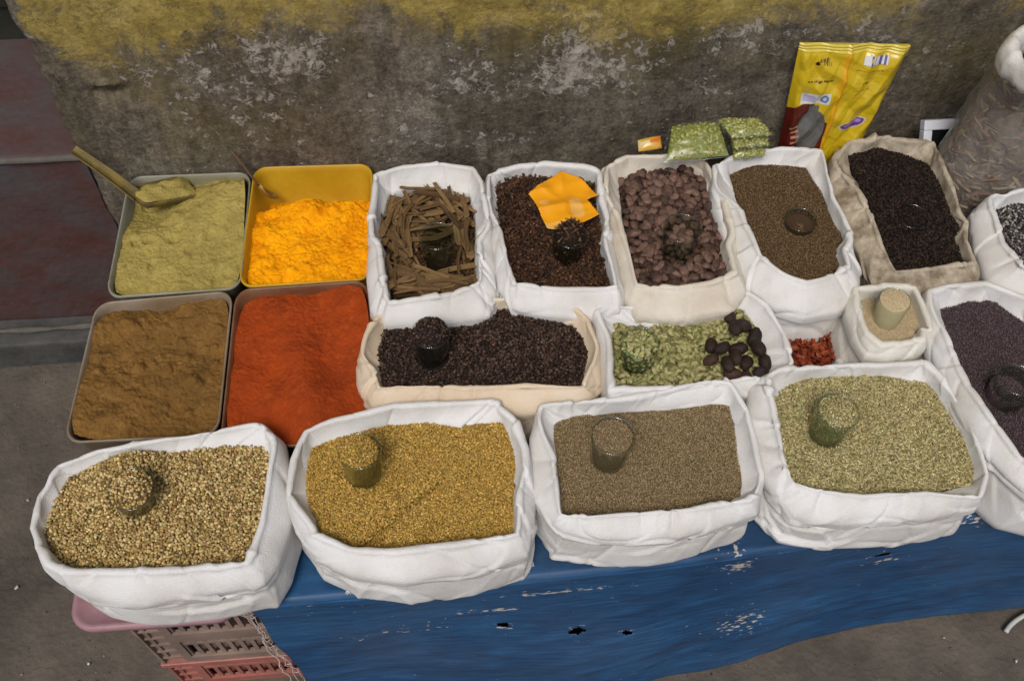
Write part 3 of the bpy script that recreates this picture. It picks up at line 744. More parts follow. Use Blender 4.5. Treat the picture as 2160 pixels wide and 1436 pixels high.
def fill(key, name, label, cat, tpl, size, sp, cols, base, rough=.002, dome=0.0, bumps=(), tilt=.5, layers=1, M=None, seed=1, zj=.35, avoid=(), group=None, extra=None):
    K = SK[key]; c = K['c']; h = hfun(K, rough, dome, bumps, seed); K['h'] = h
    nr, nt_ = 26, 140; t = np.linspace(-math.pi, math.pi, nt_, endpoint=False); ri = radial_of(K, t)+.006
    rs = np.linspace(0.02, 1, nr)
    X = c[0]+rs[:, None]*ri*np.cos(t); Y = c[1]+rs[:, None]*ri*np.sin(t)
    Z = h(X, Y)-min(size)*.6-.0006
    V = [np.stack([X.ravel(), Y.ravel(), Z.ravel()], 1)]
    q = grid_faces(nt_, nr, True); F = [q[:, [0, 1, 2]], q[:, [0, 2, 3]]]; C = [np.tile(np.asarray(base, float), (len(V[0]), 1))]
    off = len(V[0])
    for l in range(layers):
        P = jgrid(c[0]-.25, c[0]+.25, c[1]-.25, c[1]+.25, sp)
        d = np.hypot(P[:, 0]-c[0], P[:, 1]-c[1]); a = np.arctan2(P[:, 1]-c[1], P[:, 0]-c[0])
        ok = d < radial_of(K, a)+.003
        for (ax, ay, ar) in avoid: ok &= np.hypot(P[:, 0]-ax, P[:, 1]-ay) > ar
        P = P[ok]; z = h(P[:, 0], P[:, 1])+rng.uniform(-zj, zj, len(P))*min(size)*2
        v, f, cc = spread(tpl, np.column_stack([P, z]), size, jitcol(cols, len(P)), tilt)
        V.append(v); F.append(f+off); C.append(cc); off += len(v)
    if extra is not None:
        for v, f, cc in extra(h): V.append(v); F.append(f+off); C.append(cc); off += len(v)
    loc = (c[0], c[1], K['zc'])
    o = mesh(name, np.concatenate(V), np.concatenate(F), M or M_grain, loc=loc, col=np.concatenate(C))
    tag(o, label, cat, group, 'stuff'); return o

# glasses ---------------------------------------------------------------
def film_mat(name, tint, rough, add, gcol=(1, 1, 1), haze=0, hcol=(.6, .59, .56)):
    M = bpy.data.materials.new(name); M.use_nodes = True; n = M.node_tree; L = n.links.new
    t = n.nodes.new('ShaderNodeBsdfTransparent'); t.inputs[0].default_value = (*tint, 1)
    g_ = n.nodes.new('ShaderNodeBsdfGlossy'); g_.inputs['Roughness'].default_value = rough; g_.inputs['Color'].default_value = (*gcol, 1)
    m_ = n.nodes.new('ShaderNodeMixShader'); fr = n.nodes.new('ShaderNodeFresnel'); fr.inputs['IOR'].default_value = 1.5
    ge = n.nodes.new('ShaderNodeNewGeometry'); iv = n.nodes.new('ShaderNodeMath'); iv.operation = 'SUBTRACT'; iv.inputs[0].default_value = 1; L(ge.outputs['Backfacing'], iv.inputs[1])
    mu = n.nodes.new('ShaderNodeMath'); mu.operation = 'MULTIPLY'; L(fr.outputs[0], mu.inputs[0]); L(iv.outputs[0], mu.inputs[1])
    ad = n.nodes.new('ShaderNodeMath'); ad.operation = 'ADD'; ad.inputs[1].default_value = add
    L(mu.outputs[0], ad.inputs[0]); L(ad.outputs[0], m_.inputs[0]); L(t.outputs[0], m_.inputs[1]); L(g_.outputs[0], m_.inputs[2])
    if haze:
        df = n.nodes.new('ShaderNodeBsdfDiffuse'); df.inputs[0].default_value = (*hcol, 1); m2 = n.nodes.new('ShaderNodeMixShader')
        tc = n.nodes.new('ShaderNodeTexCoord'); no = n.nodes.new('ShaderNodeTexNoise'); no.inputs['Scale'].default_value = 14; no.inputs['Detail'].default_value = 6; L(tc.outputs['Object'], no.inputs[0])
        mm = n.nodes.new('ShaderNodeMath'); mm.operation = 'MULTIPLY'; mm.inputs[1].default_value = haze*2; L(no.outputs[0], mm.inputs[0]); L(mm.outputs[0], m2.inputs[0])
        L(m_.outputs[0], m2.inputs[1]); L(df.outputs[0], m2.inputs[2]); L(m2.outputs[0], n.nodes['Material Output'].inputs[0])
    else: L(m_.outputs[0], n.nodes['Material Output'].inputs[0])
    return M
M_glass = film_mat('greenish tumbler glass', (.80, .845, .805), .05, .025)
GL = {}
def glass_at(key, px, py, htop, rtop=.031, tilt=(0, 0)):
    """tumbler with the centre of its mouth at photo pixel px, py and htop above the spice"""
    K = SK[key]; p = PZ(px, py, K['zc']+htop); GL[key] = (p, rtop, htop, tilt); return p
for a in (('A', 275, 1030, .044, .033), ('B', 757, 950, .074, .030), ('C', 1293, 918, .071, .031), ('D', 1770, 866, .067, .031), ('E', 2150, 800, .050, .031), ('F', 908, 700, .074, .029),
          ('G', 1352, 722, .050, .029), ('H', 922, 497, .045, .030), ('I', 1203, 495, .060, .029), ('J', 1440, 480, .054, .032), ('K', 1690, 462, .012, .028), ('L', 1925, 455, .012, .029), ('N', 1888, 632, .056, .025)):
    glass_at(*a)
TILT = {'B': (.0, .10), 'I': (.05, 0), 'D': (.0, .06), 'N': (-.05, -.05), 'F': (.03, -.02), 'E': (0, .1)}
def build_glass(key, label, hgt=.086):
    p, r, ht, _ = GL[key]; tx, ty = TILT.get(key, (0, 0))
    n = 40; prof = [(0, .004-hgt+.003), (r*.70, -hgt+.005), (r*.97-.0022, -.001), (r-.0012, .0004), (r, -.0006), (r*.99, -.003), (r*.78, -hgt+.001), (r*.74, -hgt), (0, -hgt)]
    prof = [(a, b) for a, b in prof]
    pts = []
    for i, (a, b) in enumerate(prof[:-1]):
        a2, b2 = prof[i+1]; k = 8 if abs(b2-b) > .03 else 1
        for j in range(k): pts.append((a+(a2-a)*j/k, b+(b2-b)*j/k))
    pts.append(prof[-1])
    V = []; 
    for a, b in pts:
        for j in range(n):
            t = 2*math.pi*j/n; fl = 1-.02*math.cos(t*10)*(b < -.02); V.append((max(a, .0002)*fl*math.cos(t), max(a, .0002)*fl*math.sin(t), b))
    F = grid_faces(n, len(pts), True)[:, ::-1]
    o = mesh('drinking_glass', np.array(V), np.ascontiguousarray(F), M_glass)
    o.location = p; o.rotation_euler = (tx, ty, rng.uniform(0, 3))
    tag(o, label, 'glass', 'measuring glasses standing in the spices')
    return o
def glass_fill(key, name, label, cat, tpl, size, sp, cols, base, level=-.004, dome=.010, tilt=.5, M=None, over=0.0):
    p, r, ht, _ = GL[key]; tx, ty = TILT.get(key, (0, 0)); ri = r*.97-.0020+over
    n = 36; rs = [1, .95, .8, .6, .4, .2, .02]
    V = []; zz = lambda q: level+dome*(1-q*q)
    V = [[(r*.70-.001)*math.cos(2*math.pi*j/n), (r*.70-.001)*math.sin(2*math.pi*j/n), -.069] for j in range(n)]
    for q in rs:
        for j in range(n):
            t = 2*math.pi*j/n; V.append([ri*q*math.cos(t), ri*q*math.sin(t), zz(q)-min(size)*.5])
    V = np.array(V); q_ = grid_faces(n, len(rs)+1, True); F = [q_[:, [0, 1, 2]], q_[:, [0, 2, 3]]]
    P = jgrid(-ri, ri, -ri, ri, sp); P = P[np.hypot(P[:, 0], P[:, 1]) < ri-min(size)*.3]
    z = zz(np.hypot(P[:, 0], P[:, 1])/ri)+rng.uniform(-.4, .4, len(P))*min(size)*1.6
    pts = np.column_stack([P, z])
    # grains pressed against the wall of the glass
    ns = int(2*math.pi*ri*.05/(sp*sp)); tt = rng.uniform(0, 2*math.pi, ns); zz_ = rng.uniform(-.05, level, ns)
    rz = ri-.0006+(r*.70-r*.97)*(-zz_/.078)-min(size)*.7
    pts = np.concatenate([pts, np.column_stack([rz*np.cos(tt), rz*np.sin(tt), zz_])])
    v, f, cc = spread(tpl, pts, size, jitcol(cols, len(pts)), tilt)
    VV = np.concatenate([V, v]); FF = np.concatenate(F+[f+len(V)]); CC = np.concatenate([np.tile(np.asarray(base, float), (len(V), 1)), cc])
    Rm = np.array(Matrix.Rotation(ty, 3, 'Y') @ Matrix.Rotation(tx, 3, 'X'))
    VV = VV @ Rm.T+p
    o = mesh(name, VV, FF, M or M_grain, loc=p, col=CC); tag(o, label, cat, 'measures of spice heaped in the glasses', 'stuff'); return o

COR = [(.38,.265,.095),(.46,.33,.13),(.30,.20,.07),(.52,.39,.17),(.23,.15,.055),(.62,.49,.24)]
FEN = [(.42,.26,.055),(.36,.22,.045),(.48,.31,.075),(.30,.19,.04),(.55,.37,.11)]
AJW = [(.27,.195,.10),(.21,.15,.075),(.34,.26,.145),(.15,.105,.052),(.42,.33,.19)]
FNL = [(.42,.37,.17),(.50,.44,.23),(.33,.295,.125),(.60,.54,.31),(.25,.215,.09),(.46,.37,.18)]
PUR = [(.125,.090,.100),(.095,.068,.078),(.16,.115,.125),(.065,.047,.053)]
PEP = [(.044,.024,.018),(.027,.015,.011),(.062,.037,.027),(.095,.060,.042),(.018,.011,.008)]
CRD = [(.30,.32,.11),(.37,.38,.16),(.24,.27,.08),(.44,.43,.21),(.32,.29,.12)]
CLV = [(.055,.026,.015),(.038,.019,.012),(.08,.038,.02),(.025,.014,.01),(.11,.055,.028)]
CUM = [(.135,.082,.038),(.10,.060,.028),(.17,.11,.055),(.075,.045,.022),(.22,.15,.08)]
BLK = [(.014,.009,.007),(.024,.015,.011),(.008,.006,.005),(.042,.026,.018)]
POP = [(.56,.46,.29),(.63,.53,.36),(.50,.40,.24)]
def gxy(k, r=.026): p = GL[k][0]; return (p[0], p[1], r)

fill('A', 'coriander_seeds', 'pale golden round coriander seeds filling the leftmost front sack', 'seeds', ICO0, (.0023,.0023,.0022), .0037, COR, (.13,.085,.035), rough=.003, dome=.004, tilt=1, layers=2, zj=.6, avoid=[gxy('A')], seed=3, bumps=[(GL['A'][0][0]-.012, GL['A'][0][1]+.048, .038, .032), (GL['A'][0][0]-.046, GL['A'][0][1]+.016, .026, .024)])
_p = np.array([PZ(760,1155,.515)[:2], PZ(830,1085,.515)[:2], PZ(930,1020,.515)[:2]])
K = SK['B']
fill('B', 'fenugreek_seeds', 'golden yellow fenugreek seeds filling the second front sack', 'seeds', ICO0, (.0019,.0014,.0013), .0026, FEN, (.11,.065,.014), rough=.003, dome=.006, layers=2, zj=.5, avoid=[gxy('B')], seed=4,
     bumps=[(*(_p[0]+( _p[2]-_p[0])*t), .0042, -.0055) for t in np.linspace(.0, 1, 34)])
fill('C', 'ajwain_seeds', 'fine grey brown ajwain seeds filling the third front sack', 'seeds', OCT, (.0013,.0008,.0008), .0018, AJW, (.10,.07,.04), rough=.002, dome=.003, layers=2, avoid=[gxy('C')], seed=5)
fill('D', 'fennel_seeds', 'pale green fennel seeds filling the sack at the right of the front row', 'seeds', OCT, (.0034,.0011,.0010), .0029, FNL, (.09,.08,.03), rough=.003, dome=.006, layers=3, tilt=.35, zj=.7, avoid=[gxy('D')], seed=6)
fill('E', 'mustard_seeds', 'dark purple brown mustard seeds in the sack cut off by the right edge', 'seeds', OCT, (.0011,.0011,.001), .0021, PUR, (.035,.021,.024), rough=.002, dome=.003, layers=1, avoid=[gxy('E')], seed=7)
fill('F', 'peppercorns', 'black peppercorns filling the wide tan sack', 'seeds', ICO0, (.0023,.0023,.0023), .0040, PEP, (.008,.006,.006), rough=.004, dome=.008, layers=2, zj=.7, tilt=1, avoid=[gxy('F')], seed=8, M=M_grain)
fill('K', 'cumin_seeds', 'fine brown seeds filling the fourth sack of the back row', 'seeds', OCT, (.0020,.0008,.0008), .0023, CUM, (.05,.03,.015), rough=.003, dome=.0, layers=2, tilt=.3, seed=9, avoid=[gxy('K')], bumps=[(GL['K'][0][0], GL['K'][0][1], .035, -.008)])
fill('L', 'black_seeds', 'black seeds filling the grimy tan sack of the back row', 'seeds', ICO0, (.0026,.0017,.0015), .0038, BLK, (.004,.003,.003), rough=.004, dome=.006, layers=2, seed=10, avoid=[gxy('L')], M=M_shiny)
fill('N', 'poppy_seeds', 'cream coloured poppy seeds in the small greyish sack', 'seeds', OCT, (.0007,.0007,.0007), .0013, POP, (.50,.40,.24), rough=.002, dome=.004, layers=1, seed=12, avoid=[gxy('N', .02)])
fill('M', 'speckled_seeds', 'black and white speckled seeds in the sack at the right end of the back row', 'seeds', ICO0, (.0034,.0018,.0015), .0046, [(.03,.026,.026),(.018,.015,.015),(.36,.35,.33),(.06,.05,.045),(.10,.09,.085),(.20,.19,.18)], (.008,.007,.007), rough=.004, dome=.004, layers=2, seed=13)

# cloves: stem and bud
def clove_tpl():
    V = []; n = 5; P = [(0, .05), (.0, .10), (.55, .13), (.75, .30), (.86, .42), (1.0, .20), (1.05, .0)]
    P = [(0, .08), (.6, .13), (.72, .34), (.86, .36), (1.0, .12)]
    for a, r in P:
        for j in range(n): t = 2*math.pi*j/n; V.append((a*2-1, r*math.cos(t)*1.1, r*math.sin(t)*1.1))
    q = grid_faces(n, len(P), True); F = np.concatenate([q[:, [0, 1, 2]], q[:, [0, 2, 3]]]); return np.array(V), F
CLT = clove_tpl()
fill('I', 'cloves', 'dark brown dried cloves filling the second sack of the back row', 'spice', CLT, (.0068,.0058,.0058), .0056, CLV, (.010,.006,.004), rough=.004, dome=.010, layers=3, tilt=.45, zj=.5, seed=14, avoid=[gxy('I')])

# things one can count: nuts, bark, pods -------------------------------------
def lump(tpl, size, rough, seed, ridges=0):
    V, F = tpl; V = V*np.asarray(size)
    n = V/np.linalg.norm(V, axis=1)[:, None]; u = tpl[0]
    d = rough*fbm(u[:, 0]*2.2+seed*7, u[:, 1]*2.2, u[:, 2]*2.2, seed, 3)
    if ridges: d = d+ridges*np.cos(np.arctan2(u[:, 2], u[:, 1])*3)*(1-u[:, 0]**2)
    return V*(1+d)[:, None], F
def protos(name, k, tpl, size, rough, M, ridges=0):
    L = []
    for i in range(k):
        V, F = lump(tpl, size, rough, i+3, ridges); me = mesh(name, V, F, M)
        L.append(me.data); bpy.data.objects.remove(me)
    return L
def place(name, data, loc, rot, label, cat, group, scale=1):
    o = bpy.data.objects.new(name, data); o.location = loc; o.rotation_euler = rot; o.scale = (scale,)*3; COL.objects.link(o)
    tag(o, label, cat, group); return o
def objmat(name, c0, c1, c2, rough=.7, bump=.5, bscale=200, stretch=None):
    """colour that differs from one piece to the next"""
    M = mat(name, c0, rough, spec=.35, bump=bump, bscale=bscale, stretch=stretch)
    n, b = nodes_of(M); L = n.links.new; N = n.nodes.new
    oi = N('ShaderNodeObjectInfo'); r = N('ShaderNodeValToRGB'); e = r.color_ramp.elements; e.new(.5)
    for i, c in enumerate((c0, c1, c2)): e[i].position = i/2; e[i].color = (*c, 1)
    L(oi.outputs['Random'], r.inputs[0])
    tc = N('ShaderNodeTexCoord'); q = N('ShaderNodeTexNoise'); q.inputs['Scale'].default_value = bscale*.8; q.inputs['Detail'].default_value = 4; L(tc.outputs['Object'], q.inputs[0])
    r2 = N('ShaderNodeValToRGB'); r2.color_ramp.elements[0].position = .3; r2.color_ramp.elements[0].color = (.55, .55, .55, 1); r2.color_ramp.elements[1].position = .7; r2.color_ramp.elements[1].color = (1.25, 1.2, 1.15, 1)
    L(q.outputs[0], r2.inputs[0])
    x = N('ShaderNodeMix'); x.data_type = 'RGBA'; x.blend_type = 'MULTIPLY'; x.inputs[0].default_value = 1; L(r.outputs[0], x.inputs[6]); L(r2.outputs[0], x.inputs[7]); L(x.outputs[2], b.inputs['Base Color'])
    return M
M_nut = objmat('brown nut', (.105, .062, .047), (.19, .115, .088), (.055, .034, .028), .7, .8, 160)
M_bcard = objmat('black cardamom', (.035, .018, .013), (.022, .013, .011), (.055, .028, .02), .6, .8, 120, (1, 6, 6))
M_pod = objmat('green cardamom', (.34, .325, .135), (.44, .42, .21), (.255, .255, .09), .7, .5, 300, (1, 5, 5))
M_bark = objmat('cinnamon bark', (.20, .115, .048), (.34, .22, .095), (.11, .060, .028), .8, .8, 120, (.5, 6, 6))
M_chil = objmat('dried chilli', (.20, .028, .010), (.34, .07, .015), (.12, .018, .01), .4, .6, 150)

def underlay(key, name, label, cat, base, cols, size, sp, rough=.004, dome=.004, drop=.006, seed=1, tpl=None):
    K = SK[key]; z0 = K['zc']; K['zc'] = z0-drop
    o = fill(key, name, label, cat, tpl if tpl is not None else ICO0, size, sp, cols, base, rough=rough, dome=dome, layers=2, seed=seed, zj=.6, avoid=[gxy(key)] if key in GL else ())
    K['zc'] = z0; return o
# nuts in the cream sack
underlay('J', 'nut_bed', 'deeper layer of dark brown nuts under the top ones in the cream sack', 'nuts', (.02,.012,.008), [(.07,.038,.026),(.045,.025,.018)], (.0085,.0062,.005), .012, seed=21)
def on_sack(key, sp, margin, jit=.35, avoid=()):
    K = SK[key]; c = K['c']; P = jgrid(c[0]-.25, c[0]+.25, c[1]-.25, c[1]+.25, sp, jit)
    d = np.hypot(P[:, 0]-c[0], P[:, 1]-c[1]); a = np.arctan2(P[:, 1]-c[1], P[:, 0]-c[0]); ok = d < radial_of(K, a)-margin
    for (x, y, r) in avoid: ok &= np.hypot(P[:, 0]-x, P[:, 1]-y) > r
    return P[ok]
NL = protos('brown_nut', 6, ICO2, (.0098, .0072, .0055), .22, M_nut)
P = on_sack('J', .0140, .004, .4, [gxy('J', .036)])
g = GL['J'][0]
for i, (x, y) in enumerate(P):
    z = SK['J']['zc']+.001+rng.uniform(-.003, .005)+.006*math.exp(-((x-g[0])**2+(y-g[1])**2)/.06**2)
    place('brown_nut', NL[i % 6], (x, y, z), (rng.uniform(-.6, .6), rng.uniform(-.6, .6), rng.uniform(0, 6.28)), 'dark brown oval nut lying loose in the cream sack', 'nut', 'dark brown nuts lying in the cream sack', rng.uniform(.8, 1.2))
for i in range(13):   # in the glass
    t = i*2.4; r = .006*math.sqrt(i)*.95
    place('brown_nut', NL[i % 6], (g[0]+r*math.cos(t), g[1]+r*math.sin(t), g[2]-.024+.006*(1-r/.026)), (rng.uniform(-.5, .5), rng.uniform(-.5, .5), t), 'dark brown nut heaped in the glass in the cream sack', 'nut', 'dark brown nuts heaped in the glass', .9)
for i in range(26):
    t = i*2.4; zz = -.030-.011*(i//9); rr = .0165+.04*(zz+.014)
    place('brown_nut', NL[i % 6], (g[0]+rr*math.cos(t), g[1]+rr*math.sin(t), g[2]+zz), (1.2, rng.uniform(-.5, .5), t), 'dark brown nut inside the glass in the cream sack', 'nut', 'dark brown nuts inside the glass', .85)
# green cardamom
def podtpl():
    return (ICO2[0]*np.array([1, 1, 1]), ICO2[1])
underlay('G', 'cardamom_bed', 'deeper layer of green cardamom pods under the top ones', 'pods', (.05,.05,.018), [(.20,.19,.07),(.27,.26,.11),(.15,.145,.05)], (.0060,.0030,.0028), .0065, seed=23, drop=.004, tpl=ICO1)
PL = protos('cardamom_pod', 5, (ICO1[0], ICO1[1]), (.0068, .0036, .0034), .12, M_pod, ridges=.10)
BC = [(1540,668),(1566,690),(1548,700),(1500,728),(1498,762),(1532,776),(1557,735),(1590,715),(1596,742),(1575,764),(1612,768),(1602,792),(1574,795),(1550,758),(1520,742),(1545,788)]
bcw = [PZ(x, y, .525) for x, y in BC]
P = on_sack('G', .0088, .002, .45, [gxy('G', .031)]+[(p[0], p[1], .007) for p in bcw])
if len(P) > 285: P = P[rng.permutation(len(P))[:285]]
print('pods', len(P))
for i, (x, y) in enumerate(P):
    z = SK['G']['zc']+rng.uniform(-.001, .005)
    place('cardamom_pod', PL[i % 5], (x, y, z), (rng.uniform(0, 6), rng.uniform(-.5, .5), rng.uniform(0, 6.28)), 'pale green cardamom pod lying loose in the white sack', 'cardamom pod', 'green cardamom pods lying in their sack', rng.uniform(.8, 1.2))
g = GL['G'][0]
for i in range(15):
    t = i*2.4; r = .0058*math.sqrt(i)
    place('cardamom_pod', PL[i % 5], (g[0]+r*math.cos(t), g[1]+r*math.sin(t), g[2]-.001), (rng.uniform(0, 6), rng.uniform(-.4, .4), t), 'pale green cardamom pod heaped in the glass', 'cardamom pod', 'green cardamom pods heaped in the glass')
BL = protos('black_cardamom', 4, ICO2, (.0150, .0105, .0095), .14, M_bcard, ridges=.05)
for i, p in enumerate(bcw):
    place('black_cardamom', BL[i % 4], (p[0], p[1], .524+.006*(i % 3)), (rng.uniform(0, 6), rng.uniform(-.4, .4), rng.uniform(0, 6.28)), 'large dark brown black cardamom pod lying on the green cardamom', 'black cardamom', 'black cardamom pods on the green ones', rng.uniform(.85, 1.15))
# dried chillies
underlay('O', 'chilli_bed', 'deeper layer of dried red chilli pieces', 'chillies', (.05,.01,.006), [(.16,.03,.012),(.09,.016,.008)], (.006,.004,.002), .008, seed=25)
CLP = []
for k in range(5):
    n = 7; u = np.linspace(-1, 1, n); V = []
    for i in range(n):
        for j in range(5):
            v = (j-2)/2; wd = .0042*(1-.5*u[i]**2)
            V.append((.010*u[i], wd*v, .0028*(v*v)+.0022*math.sin(u[i]*3+k)+.0018*float(vn(u[i]*2+k, v*2, k))))
    o = mesh('chilli_piece', np.array(V), grid_faces(5, n), M_chil); s = o.modifiers.new('s', 'SOLIDIFY'); CLP.append(o.data); bpy.data.objects.remove(o)
for i, (x, y) in enumerate(on_sack('O', .0095, .002)):
    o = place('chilli_piece', CLP[i % 5], (x, y, SK['O']['zc']+rng.uniform(.001, .006)), (rng.uniform(-.8, .8), rng.uniform(-.8, .8), rng.uniform(0, 6.28)), 'wrinkled dried red chilli piece lying in the small sack', 'chilli', 'dried red chilli pieces in their sack', rng.uniform(.7, 1.1))
    s = o.modifiers.new('thick', 'SOLIDIFY'); s.thickness = .0006
# cinnamon bark
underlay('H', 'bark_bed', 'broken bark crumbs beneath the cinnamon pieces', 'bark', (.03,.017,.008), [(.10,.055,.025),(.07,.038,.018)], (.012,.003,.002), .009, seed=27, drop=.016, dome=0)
BKP = []
for k in range(8):
    n = 12; m_ = 9; V = []; Lh = .5; cur = [1.2, 2.2, 3.6, 1.6, 2.8, .9, 1.9, 4.2][k]; rad = [.14, .10, .085, .12, .09, .18, .13, .08][k]
    for i in range(n):
        u = i/(n-1)-.5
        for j in range(m_):
            a = (j/(m_-1)-.5)*cur; rr_ = rad*(1+.12*float(vn(u*5, j*.4, k, 5))); e = .035*float(vn(j*.9, k*3, 0, 6)) if i in (0, n-1) else 0
            V.append((u+e, rr_*math.sin(a)+(.05+.05*(k % 3))*math.sin(u*4+k), rad-rr_*math.cos(a)+.03*float(vn(u*4+k, 0, 0, 8))))
    o = mesh('cinnamon_bark', np.array(V), grid_faces(m_, n), M_bark); BKP.append(o.data); bpy.data.objects.remove(o)
K = SK['H']; g = GL['H'][0]; cnt = 0
for layer in range(4):
    P = on_sack('H', .0235, .010, .5, [gxy('H', .032)])
    for (x, y) in P:
        dx, dy = x-K['c'][0], y-K['c'][1]; L = rng.uniform(.045, .095)*(1 if layer < 3 else .9)
        t = math.atan2(dy, dx)+math.pi/2+rng.normal(0, .5)
        if abs(dx) > abs(dy)*.9: t = math.pi/2+rng.normal(0, .38)
        elif dy < 0: t = rng.normal(0, .33)
        if layer == 3 and rng.random() < .6: continue
        ex, ey = math.cos(t)*L*.45, math.sin(t)*L*.45
        # keep the ends inside the sack and clear of the glass
        f = 1.0
        for s_ in (-1, 1):
            qx, qy = x+s_*ex-K['c'][0], y+s_*ey-K['c'][1]; lim = float(radial_of(K, math.atan2(qy, qx)))-.003
            rr_ = math.hypot(qx, qy)
            if rr_ > lim: x -= (qx/rr_)*(rr_-lim); y -= (qy/rr_)*(rr_-lim)
        tt = np.clip(((g[0]-x)*math.cos(t)+(g[1]-y)*math.sin(t))/L, -.5, .5)
        if math.hypot(x+tt*L*math.cos(t)-g[0], y+tt*L*math.sin(t)-g[1]) < .036: continue
        z = K['zc']-.016+layer*.0065+.010*min(1, math.hypot(x-g[0], y-g[1])/.11)
        o = place('cinnamon_bark', BKP[cnt % 8], (x, y, z), (rng.choice([0, math.pi])*(1 if cnt % 3 else 0)+rng.normal(0, .3), rng.normal(0, .10), t), 'curled brown piece of cinnamon bark lying in the white sack', 'cinnamon bark', 'curled pieces of cinnamon bark in their sack', L)
        o.scale = (L, L*rng.uniform(.32, .95), L*rng.uniform(.35, .9))
        s = o.modifiers.new('thick', 'SOLIDIFY'); s.thickness = .02; cnt += 1
print('bark', cnt)

# glasses and what is heaped in them
build_glass('A', 'glass sunk nearly to its brim in the coriander seeds')
glass_fill('A', 'coriander_seeds', 'coriander seeds heaped in the glass of the leftmost front sack', 'seeds', ICO0, (.0023,.0023,.0022), .0037, COR, (.13,.085,.035), dome=.014, tilt=1, level=-.002)
build_glass('B', 'glass of golden fenugreek seeds standing in the second front sack')
glass_fill('B', 'fenugreek_seeds', 'golden fenugreek seeds heaped in their glass', 'seeds', ICO0, (.0019,.0014,.0013), .0024, FEN, (.2,.13,.03), dome=.012)
build_glass('C', 'glass of fine grey brown seeds with a dark rim, in the third front sack')
glass_fill('C', 'ajwain_seeds', 'fine grey brown seeds level in their glass', 'seeds', OCT, (.0013,.0008,.0008), .0016, AJW, (.16,.11,.065), dome=.006, level=-.003)
build_glass('D', 'glass of pale green fennel seeds in the sack at the right of the front row')
glass_fill('D', 'fennel_seeds', 'pale green fennel seeds heaped in their glass', 'seeds', OCT, (.0034,.0011,.001), .0024, FNL, (.16,.15,.06), dome=.010)
build_glass('E', 'dark looking glass in the purple brown mustard seeds at the right edge')
glass_fill('E', 'mustard_seeds', 'purple brown mustard seeds low in their glass', 'seeds', OCT, (.0011,.0011,.001), .002, PUR, (.035,.021,.024), level=-.03, dome=.002)
build_glass('F', 'glass heaped with black peppercorns, in the wide tan sack')
glass_fill('F', 'peppercorns', 'black peppercorns heaped high over their glass', 'seeds', ICO0, (.0023,.0023,.0023), .0038, PEP, (.012,.009,.008), dome=.024, level=-.002, tilt=1)
build_glass('G', 'glass half hidden among the green cardamom pods')
glass_fill('G', 'cardamom_pods', 'green cardamom pods packed inside the glass', 'pods', ICO0, (.0055,.003,.0028), .006, CRD, (.07,.07,.025), dome=.004, level=-.008)
build_glass('H', 'empty dark glass nested in the curled cinnamon bark')
build_glass('I', 'glass heaped with cloves in front of the yellow packet')
glass_fill('I', 'cloves', 'brown cloves heaped over their glass', 'spice', CLT, (.006,.005,.005), .005, CLV+[(.16,.09,.04)], (.012,.008,.005), dome=.030, level=-.002)
build_glass('J', 'greenish glass holding dark nuts in the cream sack')
build_glass('K', 'glass sunk to its rim in the fine brown seeds of the back row')
glass_fill('K', 'cumin_seeds', 'fine brown seeds low inside the sunken glass', 'seeds', OCT, (.002,.0008,.0008), .0022, CUM, (.05,.03,.015), level=-.020, dome=.002)
build_glass('L', 'glass sunk in the black seeds of the grimy sack')
glass_fill('L', 'black_seeds', 'black seeds level in their sunken glass', 'seeds', ICO0, (.0020,.0013,.0012), .003, BLK, (.004,.003,.003), level=-.004, dome=.006, M=M_shiny)
build_glass('N', 'small glass brimming with cream poppy seeds in the small greyish sack', hgt=.066)
glass_fill('N', 'poppy_seeds', 'cream poppy seeds level in their small glass', 'seeds', OCT, (.0007,.0007,.0007), .0013, POP, (.52,.42,.26), level=.000, dome=.003)

# ------------------------------------------------------------------ tubs of powder
def powder_mat(name, a, b, c, bump=1.0):
    M = mat(name, a, .95, spec=.12, vary=b, vscale=22, bump=bump, bscale=220, bdetail=6, bdist=.0025)
    n, bs = nodes_of(M); L = n.links.new; N = n.nodes.new
    src = bs.inputs['Base Color'].links[0].from_socket
    tc = N('ShaderNodeTexCoord'); q = N('ShaderNodeTexNoise'); q.inputs['Scale'].default_value = 60; q.inputs['Detail'].default_value = 6; q.inputs['Roughness'].default_value = .7; L(tc.outputs['Object'], q.inputs[0])
    r = N('ShaderNodeValToRGB'); r.color_ramp.elements[0].position = .52; r.color_ramp.elements[0].color = (0, 0, 0, 1); r.color_ramp.elements[1].position = .72; r.color_ramp.elements[1].color = (.8, .8, .8, 1); L(q.outputs[0], r.inputs[0])
    x = N('ShaderNodeMix'); x.data_type = 'RGBA'; L(r.outputs[0], x.inputs[0]); L(src, x.inputs[6]); x.inputs[7].default_value = (*c, 1); L(x.outputs[2], bs.inputs['Base Color'])
    return M
